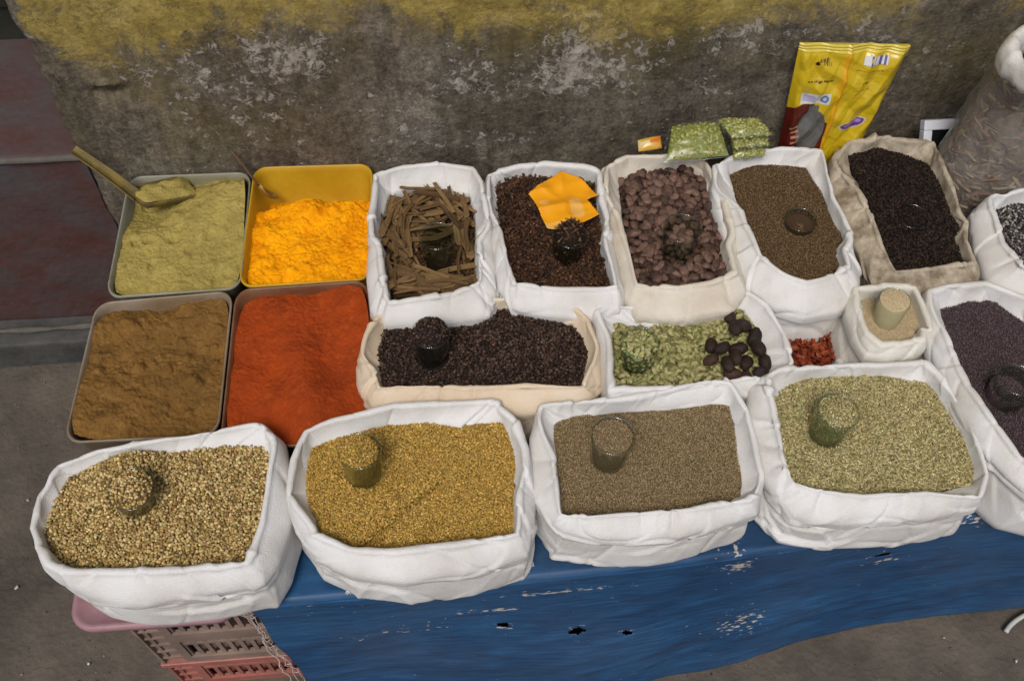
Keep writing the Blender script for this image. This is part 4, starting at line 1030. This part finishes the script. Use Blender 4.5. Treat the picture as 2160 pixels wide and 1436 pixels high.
def tub(quad, zt, zb, M, label, rnd=.11, wall=.0022, group='plastic tubs of ground spice'):
    """quad: four photo pixels of the rim (back-left, back-right, front-right, front-left)"""
    Q = np.array([PZ(x, y, zt)[:2] for x, y in quad])
    def mp(p, z, ins):
        c = Q.mean(0); out = []
        for u, v in p:
            q = (Q[3]*(1-u)+Q[2]*u)*(1-v)+(Q[0]*(1-u)+Q[1]*u)*v
            d = q-c; L = np.linalg.norm(d); q = q-d/L*ins*1.25; out.append((q[0], q[1], z))
        return np.array(out)
    base = rrect(0, 1, 0, 1, rnd, 7)
    loops = [mp(base, z, i) for i, z in ((.020, zb), (.016, zb+.003), (.005, zt-.012), (.0035, zt-.006), (.000, zt-.005), (-.0005, zt-.003), (0, zt), (.0018, zt+.0006), (.0032, zt-.001), (.004+wall, zt-.010), (.016+wall, zb+.006), (.022, zb+.004))]
    V, F, n = loft(loops); F.append(tuple(range((len(loops)-1)*n, len(loops)*n))); F.append(tuple(range(n))[::-1])
    c = Q.mean(0); root = mesh('plastic_tub', V, F, M, loc=(c[0], c[1], zb)); tag(root, label, 'tub', group)
    return Q, mp
def powder(name, label, Q, zt, M, hf, group=None, ins=.0035, n=190):
    u = np.linspace(0, 1, n); U, W = np.meshgrid(u, u)
    # squircle mapping keeps the powder inside the rounded corners
    a, b = U*2-1, W*2-1; k = .09
    a2 = a*(1-k*b**4*np.abs(a)**3); b2 = b*(1-k*a**4*np.abs(b)**3); U2, W2 = (a2+1)/2, (b2+1)/2
    e = ins/.23; Ui, Wi = e+U2*(1-2*e), e+W2*(1-2*e)
    P = (Q[3]*(1-Ui)[..., None]+Q[2]*Ui[..., None])*(1-Wi)[..., None]+(Q[0]*(1-Ui)[..., None]+Q[1]*Ui[..., None])*Wi[..., None]
    z = zt+hf(U2, W2, P[..., 0], P[..., 1])
    z = z-.0*U
    V = np.stack([P[..., 0].ravel(), P[..., 1].ravel(), z.ravel()], 1)
    o = mesh(name, V, grid_faces(n, n), M, loc=(Q.mean(0)[0], Q.mean(0)[1], zt-.03)); tag(o, label, 'spice powder', group, 'stuff'); return o
def clods(x, y, s, a=1.0):
    n = fbm(x*26, y*26, s=s, o=5)
    return a*(.0045*n+.0020*np.abs(fbm(x*70, y*70, s=s+3, o=3))+.0008*vn(x*240, y*240, s=s+4))
def lumps(x, y, Q, sd, n, hi=.008):
    r_ = np.random.default_rng(sd); z = 0
    for _ in range(n):
        u, v = r_.uniform(.08, .92), r_.uniform(.08, .92); p = (Q[3]*(1-u)+Q[2]*u)*(1-v)+(Q[0]*(1-u)+Q[1]*u)*v
        a = r_.uniform(.003, .011); h = r_.uniform(.2, 1)*hi*a/.011
        z = z+h*np.exp(-(((x-p[0])**2+(y-p[1])**2)/a**2)**1.6)
    return z
def plastic(name, c, stain, tr=.35):
    return mat(name, c, .38, spec=.45, vary=stain, vscale=9, trans=tr, bump=.1, bscale=80)
P_green = plastic('clear plastic dusted green', (.42, .42, .36), (.30, .28, .17))
P_yel = plastic('clear plastic stained yellow', (.62, .38, .02), (.50, .28, .01), .15)
P_brown = plastic('clear plastic stained brown', (.40, .33, .25), (.26, .18, .10))
P_red = plastic('clear plastic stained red brown', (.30, .16, .09), (.20, .075, .03))
ZTUB = .497
Q1, _ = tub([(272,372),(530,362),(508,608),(222,628)], ZTUB, ZT, P_green, 'cloudy plastic tub holding pale green powder, back left of the four tubs')
Q2, _ = tub([(536,352),(786,345),(784,588),(502,606)], ZTUB, ZT, P_yel, 'yellow stained plastic tub holding bright turmeric')
Q3, _ = tub([(203,638),(492,612),(460,918),(133,934)], ZTUB, ZT, P_brown, 'brown stained plastic tub holding cinnamon coloured powder, front left of the four tubs')
Q4, _ = tub([(497,610),(778,590),(800,930),(462,948)], ZTUB, ZT, P_red, 'reddish stained plastic tub holding red chilli powder')
M_pg = powder_mat('pale green powder', (.37, .295, .085), (.28, .22, .06), (.44, .36, .12))
M_tu = powder_mat('turmeric powder', (.90, .38, .003), (.68, .24, .002), (1.0, .52, .008))
M_br = powder_mat('brown powder', (.21, .110, .030), (.135, .072, .021), (.28, .155, .05))
M_ch = powder_mat('chilli powder', (.34, .052, .009), (.25, .040, .009), (.42, .078, .012), .7)
def h1(u, v, x, y):
    base = -.010+.022*sstep(.30, .95, u)*sstep(.2, .75, v)-.030*np.exp(-(((u-.16)/.24)**2+((v-.80)/.17)**2))-.016*sstep(.86, 1.0, v)
    pits = -.016*np.exp(-(((u-.22)/.035)**2+((v-.46)/.016)**2))-.012*np.exp(-(((u-.42)/.05)**2+((v-.47)/.03)**2))-.008*np.exp(-(((u-.35)/.07)**2+((v-.62)/.02)**2))-.007*np.clip(vn(x*55, y*40, s=77)-.35, 0, 1)
    return base+clods(x, y, 51, 1.1)+pits+lumps(x, y, Q1, 5, 40, .006)
def h2(u, v, x, y):
    base = -.022+.020*np.exp(-(((u-.42)/.22)**2+((v-.70)/.13)**2))+.012*np.exp(-(((u-.78)/.2)**2+((v-.62)/.14)**2))-.060*sstep(.70, .84, v)-.014*np.exp(-(((u-.18)/.18)**2+((v-.80)/.14)**2))
    return base+clods(x, y, 61, 1.9)+lumps(x, y, Q2, 6, 50, .009)
def h3(u, v, x, y):
    return -.010+lumps(x, y, Q3, 7, 45, .010)+.016*fbm(x*8, y*8, s=91, o=3)+.004*np.sin(u*5+v*2)-.005*sstep(.8, 1, v)+clods(x, y, 71, 1.35)+.005*np.exp(-(((u-.40)/.07)**2+((v-.72)/.05)**2))
def h4(u, v, x, y):
    rg = lumps(x, y, Q4, 8, 14, .005)+.013*fbm(x*8, y*8, s=93, o=3)-.003+.014*np.exp(-((u-.52+.12*(v-.5))/.13)**2)*sstep(0, .7, 1-v)
    return -.008+rg+.004*np.cos(u*9+v*4)+.008*sstep(.6, 1, u)*v-.004*sstep(.7, 1, v)+clods(x, y, 81, .8)
powder('green_powder', 'pale green ground spice mounded in the back left tub', Q1, ZTUB, M_pg, h1)
powder('turmeric_powder', 'bright orange yellow turmeric powder heaped in its tub', Q2, ZTUB, M_tu, h2)
powder('brown_powder', 'cinnamon brown ground spice filling the front left tub', Q3, ZTUB, M_br, h3)
powder('chilli_powder', 'deep orange red chilli powder filling its tub', Q4, ZTUB, M_ch, h4)

# scoop lying in the green powder
M_scoop = mat('dusty olive yellow plastic', (.19, .135, .028), .6, vary=(.07, .055, .022), bump=.3, bscale=90, vscale=30)
def scoop():
    a = PZ(152, 318, .590); b = PZ(290, 418, .512); e = PZ(408, 394, .484)
    root = empty('scoop', a); tag(root, 'olive yellow plastic scoop with a channelled handle resting in the green powder', 'scoop')
    # channelled handle
    ax = (b-a); L = np.linalg.norm(ax); ax /= L; side = np.cross(ax, [0, 0, 1]); side /= np.linalg.norm(side); up = np.cross(side, ax)
    V = []; n = 26; m_ = 9
    for i in range(n):
        t = i/(n-1); p = a+(b-a)*t+up*.004*math.sin(t*3); wd = .0078+.003*t
        for j in range(m_):
            s_ = j/(m_-1)*2-1; V.append(p+side*wd*s_+up*(.007*abs(s_)**3))
    o = mesh('handle', np.array(V), grid_faces(m_, n), M_scoop, root, loc=root.location); s = o.modifiers.new('t', 'SOLIDIFY'); s.thickness = .0022
    # bowl: a trough open upward, closed at the handle end, with powder mounded in it
    ax = (e-b); L = np.linalg.norm(ax); ax /= L; side = np.cross(ax, [0, 0, 1]); side /= np.linalg.norm(side); up = np.cross(side, ax)
    V = []; T_ = []; n = 28; m_ = 15
    for i in range(n):
        t = i/(n-1); close = math.sqrt(max(0, min(1, t/.14))); p = b+ax*(t*L-.004); tip = 1+.12*t
        for j in range(m_):
            k_ = (j/(m_-1)*2-1); q = k_*math.pi/2; wd = .023*close*tip+.0015
            V.append(p+side*wd*math.sin(q)+up*(.006-(.020*close*tip+.002)*math.cos(q)))
            T_.append(p+side*(wd-.002)*k_+up*(.002+(.010*close*tip)*max(0, 1-k_**4)*min(1, (1.03-t)*5)+.004*float(vn(t*7, k_*3, 2))))
    o = mesh('bowl', np.array(V), grid_faces(m_, n), M_scoop, root, loc=root.location); s = o.modifiers.new('t', 'SOLIDIFY'); s.thickness = .002
    mesh('scooped_powder', np.array(T_), grid_faces(m_, n), M_pg, root, loc=root.location)
scoop()
M_steel = mat('dull steel', (.22, .19, .10), .45, metal=.3, vary=(.50, .26, .01), vscale=40)
def spoon():
    a = PZ(488, 318, .560); b = PZ(545, 392, .502); e = PZ(582, 418, .455)
    root = empty('spoon', a); tag(root, 'thin metal spoon dug into the turmeric, handle toward the wall', 'spoon')
    mb = MB(); mb.tube([a+(b-a)*t+np.array([0, 0, .003*math.sin(t*3)]) for t in np.linspace(0, 1, 14)], np.linspace(.003, .0022, 14), 8); mb.build('handle', mat('brown spoon handle', (.10, .055, .03), .6), root, smooth=True, loc=a)
    V = []; n = 16; ax = e-b; L = np.linalg.norm(ax); ax /= L; side = np.cross(ax, [0, 0, 1]); side /= np.linalg.norm(side); up = np.cross(side, ax)
    for i in range(n):
        t = i/(n-1); wd = .013*math.sqrt(max(.004, 1-(2*t-1)**2))
        for j in range(9):
            s_ = j/4-1; V.append(b+ax*t*L+side*wd*s_+up*(.006*s_*s_-.006*(1-(2*t-1)**2)))
    o = mesh('bowl', np.array(V), grid_faces(9, n), M_steel, root, loc=a); s = o.modifiers.new('t', 'SOLIDIFY'); s.thickness = .001
spoon()

# ------------------------------------------------------------------ packets
M_film = film_mat('clear film', (.97, .97, .96), .35, .02)
def quad_pt(Q, u, v): return (Q[3]*(1-u)+Q[2]*u)*(1-v)+(Q[0]*(1-u)+Q[1]*u)*v   # u right, v back
def seed_packet(Q, thick, label, seed):
    """Q: world corners back-left, back-right, front-right, front-left"""
    Q = [np.array(q, float) for q in Q]; nrm = np.cross(Q[2]-Q[3], Q[0]-Q[3]); nrm /= np.linalg.norm(nrm); nrm = nrm if nrm[2] > 0 else -nrm
    root = empty('seed_packet', sum(Q)/4); tag(root, label, 'packet', 'clear packets of green seeds')
    g0, g1 = np.random.default_rng(seed), None
    def hgt(u, v, m0):
        a = np.clip((u-m0)/(1-2*m0), 0, 1); b = np.clip((v-m0)/(1-2*m0), 0, 1)
        return (np.clip(4*a*(1-a), 0, 1)**.45)*(np.clip(4*b*(1-b), 0, 1)**.45)*(1+.18*vn(u*3+seed, v*3, seed))
    # contents
    V = []; C = []; n = 22
    u = np.linspace(.06, .94, n); U, W = np.meshgrid(u, u); Hh = hgt(U, W, .06)*thick
    for sgn in (1, -1):
        V += [quad_pt(Q, a, b)+nrm*(h*.5*sgn) for a, b, h in zip(U.ravel(), W.ravel(), Hh.ravel())]
    F0 = grid_faces(n, n); F = np.concatenate([F0, F0[:, ::-1]+n*n]); tri = np.concatenate([F[:, [0, 1, 2]], F[:, [0, 2, 3]]])
    V = np.array(V); Cc = np.tile([.20, .24, .05], (len(V), 1))
    k = 420; a = g0.uniform(.08, .92, k); b = g0.uniform(.08, .92, k); hh = hgt(a, b, .06)*thick*.5
    sg = np.where(g0.random(k) < .72, 1, -1)
    pts = np.array([quad_pt(Q, aa, bb)+nrm*h_*s_ for aa, bb, h_, s_ in zip(a, b, hh, sg)])
    v, f, cc = spread(ICO0, pts, (.0042, .0021, .0019), jitcol([(.25,.26,.06),(.33,.33,.10),(.18,.20,.04),(.42,.41,.17)], k), .5)
    mesh('seeds', np.concatenate([V, v]), np.concatenate([tri, f+len(V)]), M_grain, root, loc=root.location, col=np.concatenate([Cc, cc]))
    n = 44; u = np.linspace(0, 1, n); U, W = np.meshgrid(u, u); Hh = hgt(U, W, .03)*(thick*.5+.0035)
    V = []
    for sgn in (1, -1):
        for a, b, h in zip(U.ravel(), W.ravel(), Hh.ravel()):
            V.append(quad_pt(Q, a, b)+nrm*(sgn*(h+.0003)+.0012*float(vn(a*9, b*9, seed, 5))))
    F = np.concatenate([grid_faces(n, n), grid_faces(n, n)[:, ::-1]+n*n])
    mesh('film', np.array(V), F, M_film, root, loc=root.location)
W_ = lambda px, py, z: PZ(px, py, z)
def pk(corners, z4, thick, label, seed):
    seed_packet([W_(x, y, z) for (x, y), z in zip(corners, z4)], thick, label, seed)
pk([(1412,262),(1520,254),(1548,332),(1396,346)], (.602, .607, .588, .583), .026, 'clear packet of green seeds lying alone on the rim of the cream sack', 3)
pk([(1535,290),(1612,289),(1618,330),(1545,338)], (.574, .576, .574, .573), .010, 'clear packet of green seeds at the bottom of the stack by the wall', 5)
pk([(1532,270),(1614,268),(1628,308),(1544,316)], (.592, .594, .592, .592), .010, 'clear packet of green seeds in the middle of the stack by the wall', 7)
pk([(1506,250),(1602,248),(1636,286),(1540,293)], (.611, .614, .611, .610), .012, 'clear packet of green seeds on top of the stack by the wall', 9)

M_print = mat('printed foil', (1, 1, 1), .24, attr='Col', spec=.55, bump=.25, bscale=40, bdist=.004)
def small_packet():
    Q = [PZ(1345, 296, .578), PZ(1392, 292, .578), PZ(1395, 318, .570), PZ(1347, 320, .570)]; n = 26
    u = np.linspace(0, 1, n); V = []; C = []
    for sg in (1, -1):
        for b in u:
            for a in u:
                V.append(quad_pt(Q, a, b)+np.array([0, 0, sg*.007*math.sqrt(max(0, 16*a*(1-a)*b*(1-b)))+.006*a])); t = vn(a*4, b*4, 1, 9)
                C.append((.55, .33, .04) if t < .1 else ((.62, .14, .03) if a > .5 else (.60, .50, .25)))
    F = np.concatenate([grid_faces(n, n), grid_faces(n, n)[:, ::-1]+n*n])
    tag(mesh('foil_packet', np.array(V), F, M_print, col=np.array(C)), 'tiny yellow and orange foil packet behind the cream sack, against the wall', 'packet')
small_packet()

def pouch():
    zt_, zb_ = .745, .50
    TL, TR = PY(1687, 90, 1.232), PY(1920, 94, 1.232); BL, BR = PY(1640, 318, 1.207), PY(1815, 300, 1.207)
    Q = [TL, TR, BR, BL]
    ext = lambda a, b: b+(b-a)*.35
    Q[2] = ext(TR, BR); Q[3] = ext(TL, BL)
    nrm = np.cross(Q[2]-Q[3], Q[0]-Q[3]); nrm /= np.linalg.norm(nrm)
    if nrm[1] > 0: nrm = -nrm
    root = empty('foil_pouch', (Q[2]+Q[3])/2)
    tag(root, 'large yellow foil pouch with a dark red base and clear window leaning against the wall', 'pouch')
    nu, nv = 150, 200; u = np.linspace(0, 1, nu); v = np.linspace(0, 1, nv); U, W = np.meshgrid(u, v)
    puff = (np.clip(4*U*(1-U), 0, 1)**.5)*sstep(1.0, .72, W)*.012+.0015*ridge(U*4+W*2, W*5, s=3)*sstep(1, .9, W)*sstep(0, .1, U)*sstep(0, .1, 1-U)+.003*fbm(U*5, W*5, s=4)*sstep(0, .08, U)*sstep(0, .08, 1-U)
    seam = .003*np.exp(-((U-.46)/.018)**2); T_ = lambda t: np.abs(t-np.floor(t+.5))*2
    puff = puff+seam+(.0055*T_(U*2.3+W*3.1+.6*vn(U*3, W*3, 2))+.0038*T_(U*4.5-W*2.7+.5*vn(U*4, W*4, 5))+.002*T_(W*7+U*1.5))*sstep(0, .06, U)*sstep(0, .06, 1-U)*sstep(1, .93, W)+.004*np.sin(U*17+2*np.sin(U*5))*sstep(.90, 1, W)+.0016*np.sin(W*420)*(W > .955)+.004*T_(U*3.1-W*4.3+.8*vn(U*2, W*3, 8))*sstep(0, .1, U)*sstep(0, .1, 1-U)
    P = (Q[3]*(1-U)[..., None]+Q[2]*U[..., None])*(1-W)[..., None]+(Q[0]*(1-U)[..., None]+Q[1]*U[..., None])*W[..., None]
    A = P+nrm*(puff+.001)[..., None]; B = P-nrm*.001
    # printed design: v runs 0 bottom .. 1 top; the lower third is behind the sacks
    C = np.zeros((nv, nu, 3)); C[:] = (.52, .37, .012)
    def put(m_, c): C[m_] = c
    put((np.abs(U-.46) < .035), (.60, .32, .01))
    put(W > .955, (.60, .48, .07))
    vr = .31+.31*0
    left = U < .44
    put(left & (W < .58+.06*np.sin(U*9)-.05*(U > .25)), (.085, .012, .008))
    win = left & (((U-.27)/.15)**2+((W-.44)/.15)**2 < 1); put(win | (left & (np.abs(U-.25) < .05) & (W > .5) & (W < .62)), (.11, .11, .105))
    for i in range(5): put(left & (np.abs(U-.10-.02*math.sin(i)) < .04) & (np.abs(W-.33-.035*i-.2*(U-.1)) < .007), (.40, .20, .12))
    def box(u0, u1, v0, v1, c): put((U > u0) & (U < u1) & (W > v0) & (W < v1), c)
    box(.09, .38, .635, .705, (.55, .55, .48)); box(.12, .23, .652, .69, (.36, .33, .50)); put(((U-.325)/.04)**2+((W-.67)/.026)**2 < 1, (.10, .16, .34)); put(((U-.325)/.018)**2+((W-.67)/.012)**2 < 1, (.42, .50, .60))
    # rows of print too small to read
    def words(u0, u1, vc, hh, c, sd, gap=.3):
        r_ = random.Random(sd); x = u0
        while x < u1:
            w_ = r_.uniform(.006, .013); box(x, min(u1, x+w_), vc-hh*r_.uniform(.6, 1), vc+hh*r_.uniform(.6, 1), c); x += w_+(.004 if r_.random() > gap else .012)
    words(.115, .375, .785, .007, (.09, .05, .02), 3)
    for k_, vv in enumerate((.815, .83, .845)): words(.13, .36, vv, .003, (.42, .25, .02), 5+k_)
    put(((U-.185)/.018)**2+((W-.893)/.013)**2 < 1, (.015, .012, .01))
    words(.20, .30, .912, .014, (.10, .07, .02), 12); words(.24, .31, .893, .010, (.12, .08, .02), 14)
    words(.56, .86, .848, .004, (.20, .11, .03), 20)
    for k_ in range(7): words(.58, .86-.02*k_, .825-.05*k_*.5, .0025, (.38, .26, .03), 22+k_)
    words(.66, .72, .77, .012, (.10, .07, .03), 40); words(.64, .74, .73, .005, (.22, .14, .03), 41)
    el = ((U-.72-.0*(W-.43))/.15)**2+((W-.475-.10*(U-.72))/.036)**2; put(el < 1, (.55, .50, .38)); put(el < .72, (.12, .045, .22)); put((el < .4) & (W-.475-.1*(U-.72) > .0), (.30, .18, .42))
    V = np.concatenate([A.reshape(-1, 3), B.reshape(-1, 3)]); Cc = np.concatenate([C.reshape(-1, 3)]*2)
    n_ = nu*nv; F = np.concatenate([grid_faces(nu, nv), grid_faces(nu, nv)[:, ::-1]+n_])
    mesh('bag', V, F, M_print, root, loc=root.location, col=Cc)
    # barcode label, a fraction of a millimetre proud
    def patch(u0, u1, v0, v1, d):
        V_ = []
        for (a, b) in ((u0, v0), (u1, v0), (u1, v1), (u0, v1)):
            i = int(round(b*(nv-1))); j = int(round(a*(nu-1))); V_.append(A[i, j]+nrm*d)
        return V_
    nb_ = 26; V_ = []; F_ = []; C_ = []
    r_ = random.Random(4); k_ = 0
    us = np.linspace(.61, .83, nb_+1)
    for i in range(nb_):
        q = patch(us[i], us[i+1], .890, .940, .0012)
        c = (.55, .56, .60) if (i in (0, nb_-1) or r_.random() < .42) else (.10, .10, .28)
        V_ += q; F_.append((k_, k_+1, k_+2, k_+3)); C_ += [c]*4; k_ += 4
    o = mesh('barcode', np.array(V_), F_, M_print, root, smooth=False, loc=root.location, col=np.array(C_))
    s = o.modifiers.new('t', 'SOLIDIFY'); s.thickness = .0003
pouch()

def torn_packet():
    poly = np.array([(1115,414),(1148,386),(1183,367),(1219,377),(1262,413),(1237,425),(1264,456),(1234,470),(1205,482),(1180,486),(1154,480),(1128,430)], float)
    zc = SK['I']['zc']+.026
    W = np.array([PZ(x, y, zc)[:2] for x, y in poly]); x0, y0 = W.min(0); x1, y1 = W.max(0); n = 90
    xs, ys = np.linspace(x0, x1, n), np.linspace(y0, y1, n); X, Y = np.meshgrid(xs, ys)
    def inside(x, y):
        r = np.zeros(x.shape, bool); j = len(W)-1
        for i in range(len(W)):
            a, b = W[i], W[j]; c_ = ((a[1] > y) != (b[1] > y)) & (x < (b[0]-a[0])*(y-a[1])/(b[1]-a[1]+1e-12)+a[0]); r ^= c_; j = i
        return r
    Z = zc+.0045*ridge(X*22, Y*16+X*10, s=4)+.0025*ridge(X*9-Y*30, Y*22, s=9)+.003*fbm(X*30, Y*30, s=6, o=2)+.10*(Y-y0)*0.15
    V = np.stack([X.ravel(), Y.ravel(), Z.ravel()], 1); F = grid_faces(n, n); c = V[F].mean(1); F = F[inside(c[:, 0], c[:, 1])]
    used = np.unique(F); mp_ = np.full(len(V), -1); mp_[used] = np.arange(len(used)); V = V[used]; F = mp_[F]
    t = vn(V[:, 0]*40, V[:, 1]*40, s=8); C = np.where((t > .35)[:, None], (.78, .42, .10), (.80, .34, .008))
    o = mesh('torn_packet', V, F, mat('glossy yellow wrapper', (.8, .36, .01), .25, attr='Col', spec=.6), col=C)
    s = o.modifiers.new('t', 'SOLIDIFY'); s.thickness = .0009
    tag(o, 'torn crumpled orange yellow plastic packet lying on the cloves', 'packet')
torn_packet()

# ------------------------------------------------------------------ white framed box against the wall
def wbox():
    root = empty('small_box', PZ(1990, 300, .56)); tag(root, 'small white framed box with a black face between the grimy sack and the plastic bag', 'box')
    Q = [PZ(1948, 254, .575), PZ(2022, 250, .575), PZ(1990, 345, .53), PZ(1955, 345, .53)]
    a = np.array(Q[0]); ux = (np.array(Q[1])-a); wd = np.linalg.norm(ux); ux /= wd; dn = np.array([.0, -.62, -.78]); dn /= np.linalg.norm(dn); dn = dn-ux*(dn@ux); dn /= np.linalg.norm(dn); nr = np.cross(dn, ux); nr = nr if nr[1] < 0 or nr[2] > 0 else -nr
    def bx(u0, u1, v0, v1, d0, d1):
        return [a+ux*u+dn*v+nr*d for d in (d0, d1) for v in (v0, v1) for u in (u0, u1)]
    FB = [(0, 2, 3, 1), (4, 5, 7, 6), (0, 1, 5, 4), (2, 6, 7, 3), (0, 4, 6, 2), (1, 3, 7, 5)]
    f = MB(); w_ = wd; h_ = .072
    f.add(bx(0, w_, 0, .018, -.012, .006), FB); f.add(bx(0, .016, .0181, h_, -.012, .006), FB); f.add(bx(w_-.004, w_, .0181, h_, -.012, .006), FB); f.add(bx(.0161, w_-.0041, h_-.012, h_, -.012, .006), FB)
    bevel(f.build('frame', mat('white plastic', (.62, .64, .70), .4), root, loc=root.location), .003, 3)
    MB().add(bx(.0162, w_-.0042, .0182, h_-.0122, -.010, -.002), FB).build('face', mat('black face', (.006, .006, .007), .35), root, loc=root.location)
wbox()

# ------------------------------------------------------------------ big clear plastic bag of dried roots at the right
def big_bag():
    c = np.array([1.048, 1.142]); root = empty('plastic_bag', (c[0], c[1], ZT)); tag(root, 'tall clear plastic bag of dried brown roots with a rolled back white mouth', 'plastic bag')
    n, k = 160, 90; th_ = np.linspace(-math.pi, math.pi, n, endpoint=False)
    def surf(off, fine, sd):
        V = []
        for i in range(k):
            t = i/(k-1); z = ZT+.002+.40*t
            rx = .162-.085*t**2+off; ry = .082-.032*t**2+off
            sx = -.085*t*t; sy = -.035*t*t
            d = .008*fbm(np.cos(th_)*2.5, np.sin(th_)*2.5, t*5, sd)+fine*ridge(np.cos(th_)*6, np.sin(th_)*6, t*5, sd+3)
            V.append(np.stack([c[0]+sx+(rx+d)*np.cos(th_), c[1]+sy+(ry+d)*np.sin(th_), np.full(n, z)], 1))
        return np.concatenate(V)
    Vf = surf(.004, .0022, 5)
    mesh('film', Vf, grid_faces(n, k, True), M_film2, root, loc=root.location)
    Vc = surf(-.006, .0045, 5); Vc = Vc[:n*84]; F = list(map(tuple, grid_faces(n, 84, True))); F.append(tuple(range(83*n, 84*n)))
    mesh('root_fill', Vc, F, mat('dried roots mass', (.25, .18, .125), .85, vary=(.12, .085, .06), vscale=28, bump=1, bscale=45, bdist=.01), root, loc=root.location)
    # chips and fibres pressed against the film
    mb = MB(); r_ = random.Random(5)
    N_ = 900
    for q in range(N_):
        t = r_.uniform(.05, .9); a = r_.uniform(-math.pi, math.pi*.2)
        rx = .162-.085*t*t-.004; ry = .082-.032*t*t-.004
        p = np.array([c[0]-.085*t*t+rx*math.cos(a), c[1]-.035*t*t+ry*math.sin(a), ZT+.40*t]); tg = np.array([-math.sin(a), math.cos(a), 0]); ang = r_.uniform(-1.4, 1.4)
        d = tg*math.cos(ang)+np.array([0, 0, 1])*math.sin(ang); L = r_.uniform(.015, .055); col = r_.choice([(.26, .19, .12), (.16, .10, .065), (.32, .25, .15), (.10, .06, .045), (.22, .12, .085)])
        out = np.array([math.cos(a), math.sin(a), 0])
        mb.tube([p-d*L/2-out*.004, p+out*.002+tg*r_.uniform(-.003, .003), p+d*L/2-out*.004], r_.uniform(.0009, .0038), 5, col)
    mb.build('dried_roots', M_grain, root, smooth=True, loc=root.location)
    # rolled back mouth, a fat ring of white cloth
    mc = PZ(2207, 128, .815); R0 = .058; V = []; nu, nv = 110, 26
    for i in range(nv):
        b = 2*math.pi*i/nv
        for j in range(nu):
            a = 2*math.pi*j/nu; rr_ = .0125*(1+.18*float(vn(math.cos(a)*3, math.sin(a)*3, 1))+.10*float(ridge(math.cos(a)*5+b, math.sin(a)*5, b*.6, 3)))
            V.append((mc[0]+(R0+rr_*math.cos(b))*math.cos(a), mc[1]+(R0+rr_*math.cos(b))*math.sin(a)*.9, mc[2]+rr_*1.9*math.sin(b)))
    F = []
    q = grid_faces(nu, nv, True); last = np.stack([(nv-1)*nu+np.arange(nu), (nv-1)*nu+(np.arange(nu)+1) % nu, (np.arange(nu)+1) % nu, np.arange(nu)], 1)
    mesh('rolled_mouth', np.array(V), np.concatenate([q, last]), F_white, root, loc=root.location)
M_film2 = film_mat('cloudy film', (.93, .93, .92), .38, .08, (.8, .8, .8), haze=.15)
big_bag()

# ------------------------------------------------------------------ litter and cord on the ground
M_cord = mat('pale cord', (.5, .5, .47), .6)
p0, p1, p2, p3 = [PZ(x, y, .012) for x, y in ((2122, 1332), (2132, 1310), (2160, 1292), (2230, 1270))]
pts = []
for t in np.linspace(0, 1, 20):
    pts.append(p0*(1-t)**3+3*p1*t*(1-t)**2+3*p2*t*t*(1-t)+p3*t**3)
tag(MB().tube(pts, .0045, 8).build('cord', M_cord, smooth=True), 'short length of pale cord lying on the ground by the tarp hem', 'cord')
M_bit = mat('paper scrap', (.5, .48, .44), .8)
M_peb = mat('pebbles and grit', (.2, .18, .15), .9, attr='Col')
k = 2200; xs = rng.uniform(-1.2, 1.5, k); ys = rng.uniform(.15, 1.15, k); ok = ~((xs > -.60) & (ys > .44)); xs, ys = xs[ok], ys[ok]
v, f, cc = spread(ICO0, np.column_stack([xs, ys, np.full(len(xs), .0008)]), (.0015, .0012, .0010), jitcol([(.16,.14,.12),(.09,.08,.065),(.24,.22,.18),(.05,.045,.04)], len(xs)), .5, .45)
tag(mesh('grit', v, f, M_peb, col=cc), 'grit and tiny stones scattered over the ground', 'grit', kind='stuff')
for i, (px, py, s_) in enumerate(((36, 1240, .0042), (188, 1400, .0025), (2142, 1395, .003), (60, 1056, .0028), (1990, 1345, .002))):
    p = PZ(px, py, .003); n = 5; V = [(p[0]+s_*math.cos(j*1.26+i)*(1+.4*math.sin(j*3+i)), p[1]+s_*math.sin(j*1.26+i), .005+.002*math.sin(j*2)) for j in range(n)]
    V += [(x, y, z+.001) for x, y, z in V]
    F = [tuple(range(n))[::-1], tuple(range(n, 2*n))]+[(j, (j+1) % n, n+(j+1) % n, n+j) for j in range(n)]
    tag(mesh('paper_scrap', np.array(V), F, M_bit, smooth=False), ['pale scrap on the ground left of the coriander sack', 'tiny scrap on the ground below the pink lid', 'tiny pale scrap on the ground below the cord', 'tiny scrap on the ground at the far left', 'tiny scrap on the ground under the tarp hem'][i], 'scrap', 'scraps on the ground')
# loose thread ends hanging from the fenugreek sack
M_tuft = mat('white thread', (.72, .72, .72), .7)
for (px, py) in ((1122, 1180), (732, 1243)):
    p = PZ(px, py, .405); mb = MB()
    for a in range(5):
        d = np.array([random.uniform(-.007, .007), -.004-random.uniform(0, .006), -random.uniform(.004, .014)])
        mb.tube([p+np.array([0, .006, .004]), p, p+d], .0008, 4)
    r0 = SK['B']['root']; mb.build('thread_tuft', M_tuft, r0, smooth=True, loc=r0.location)
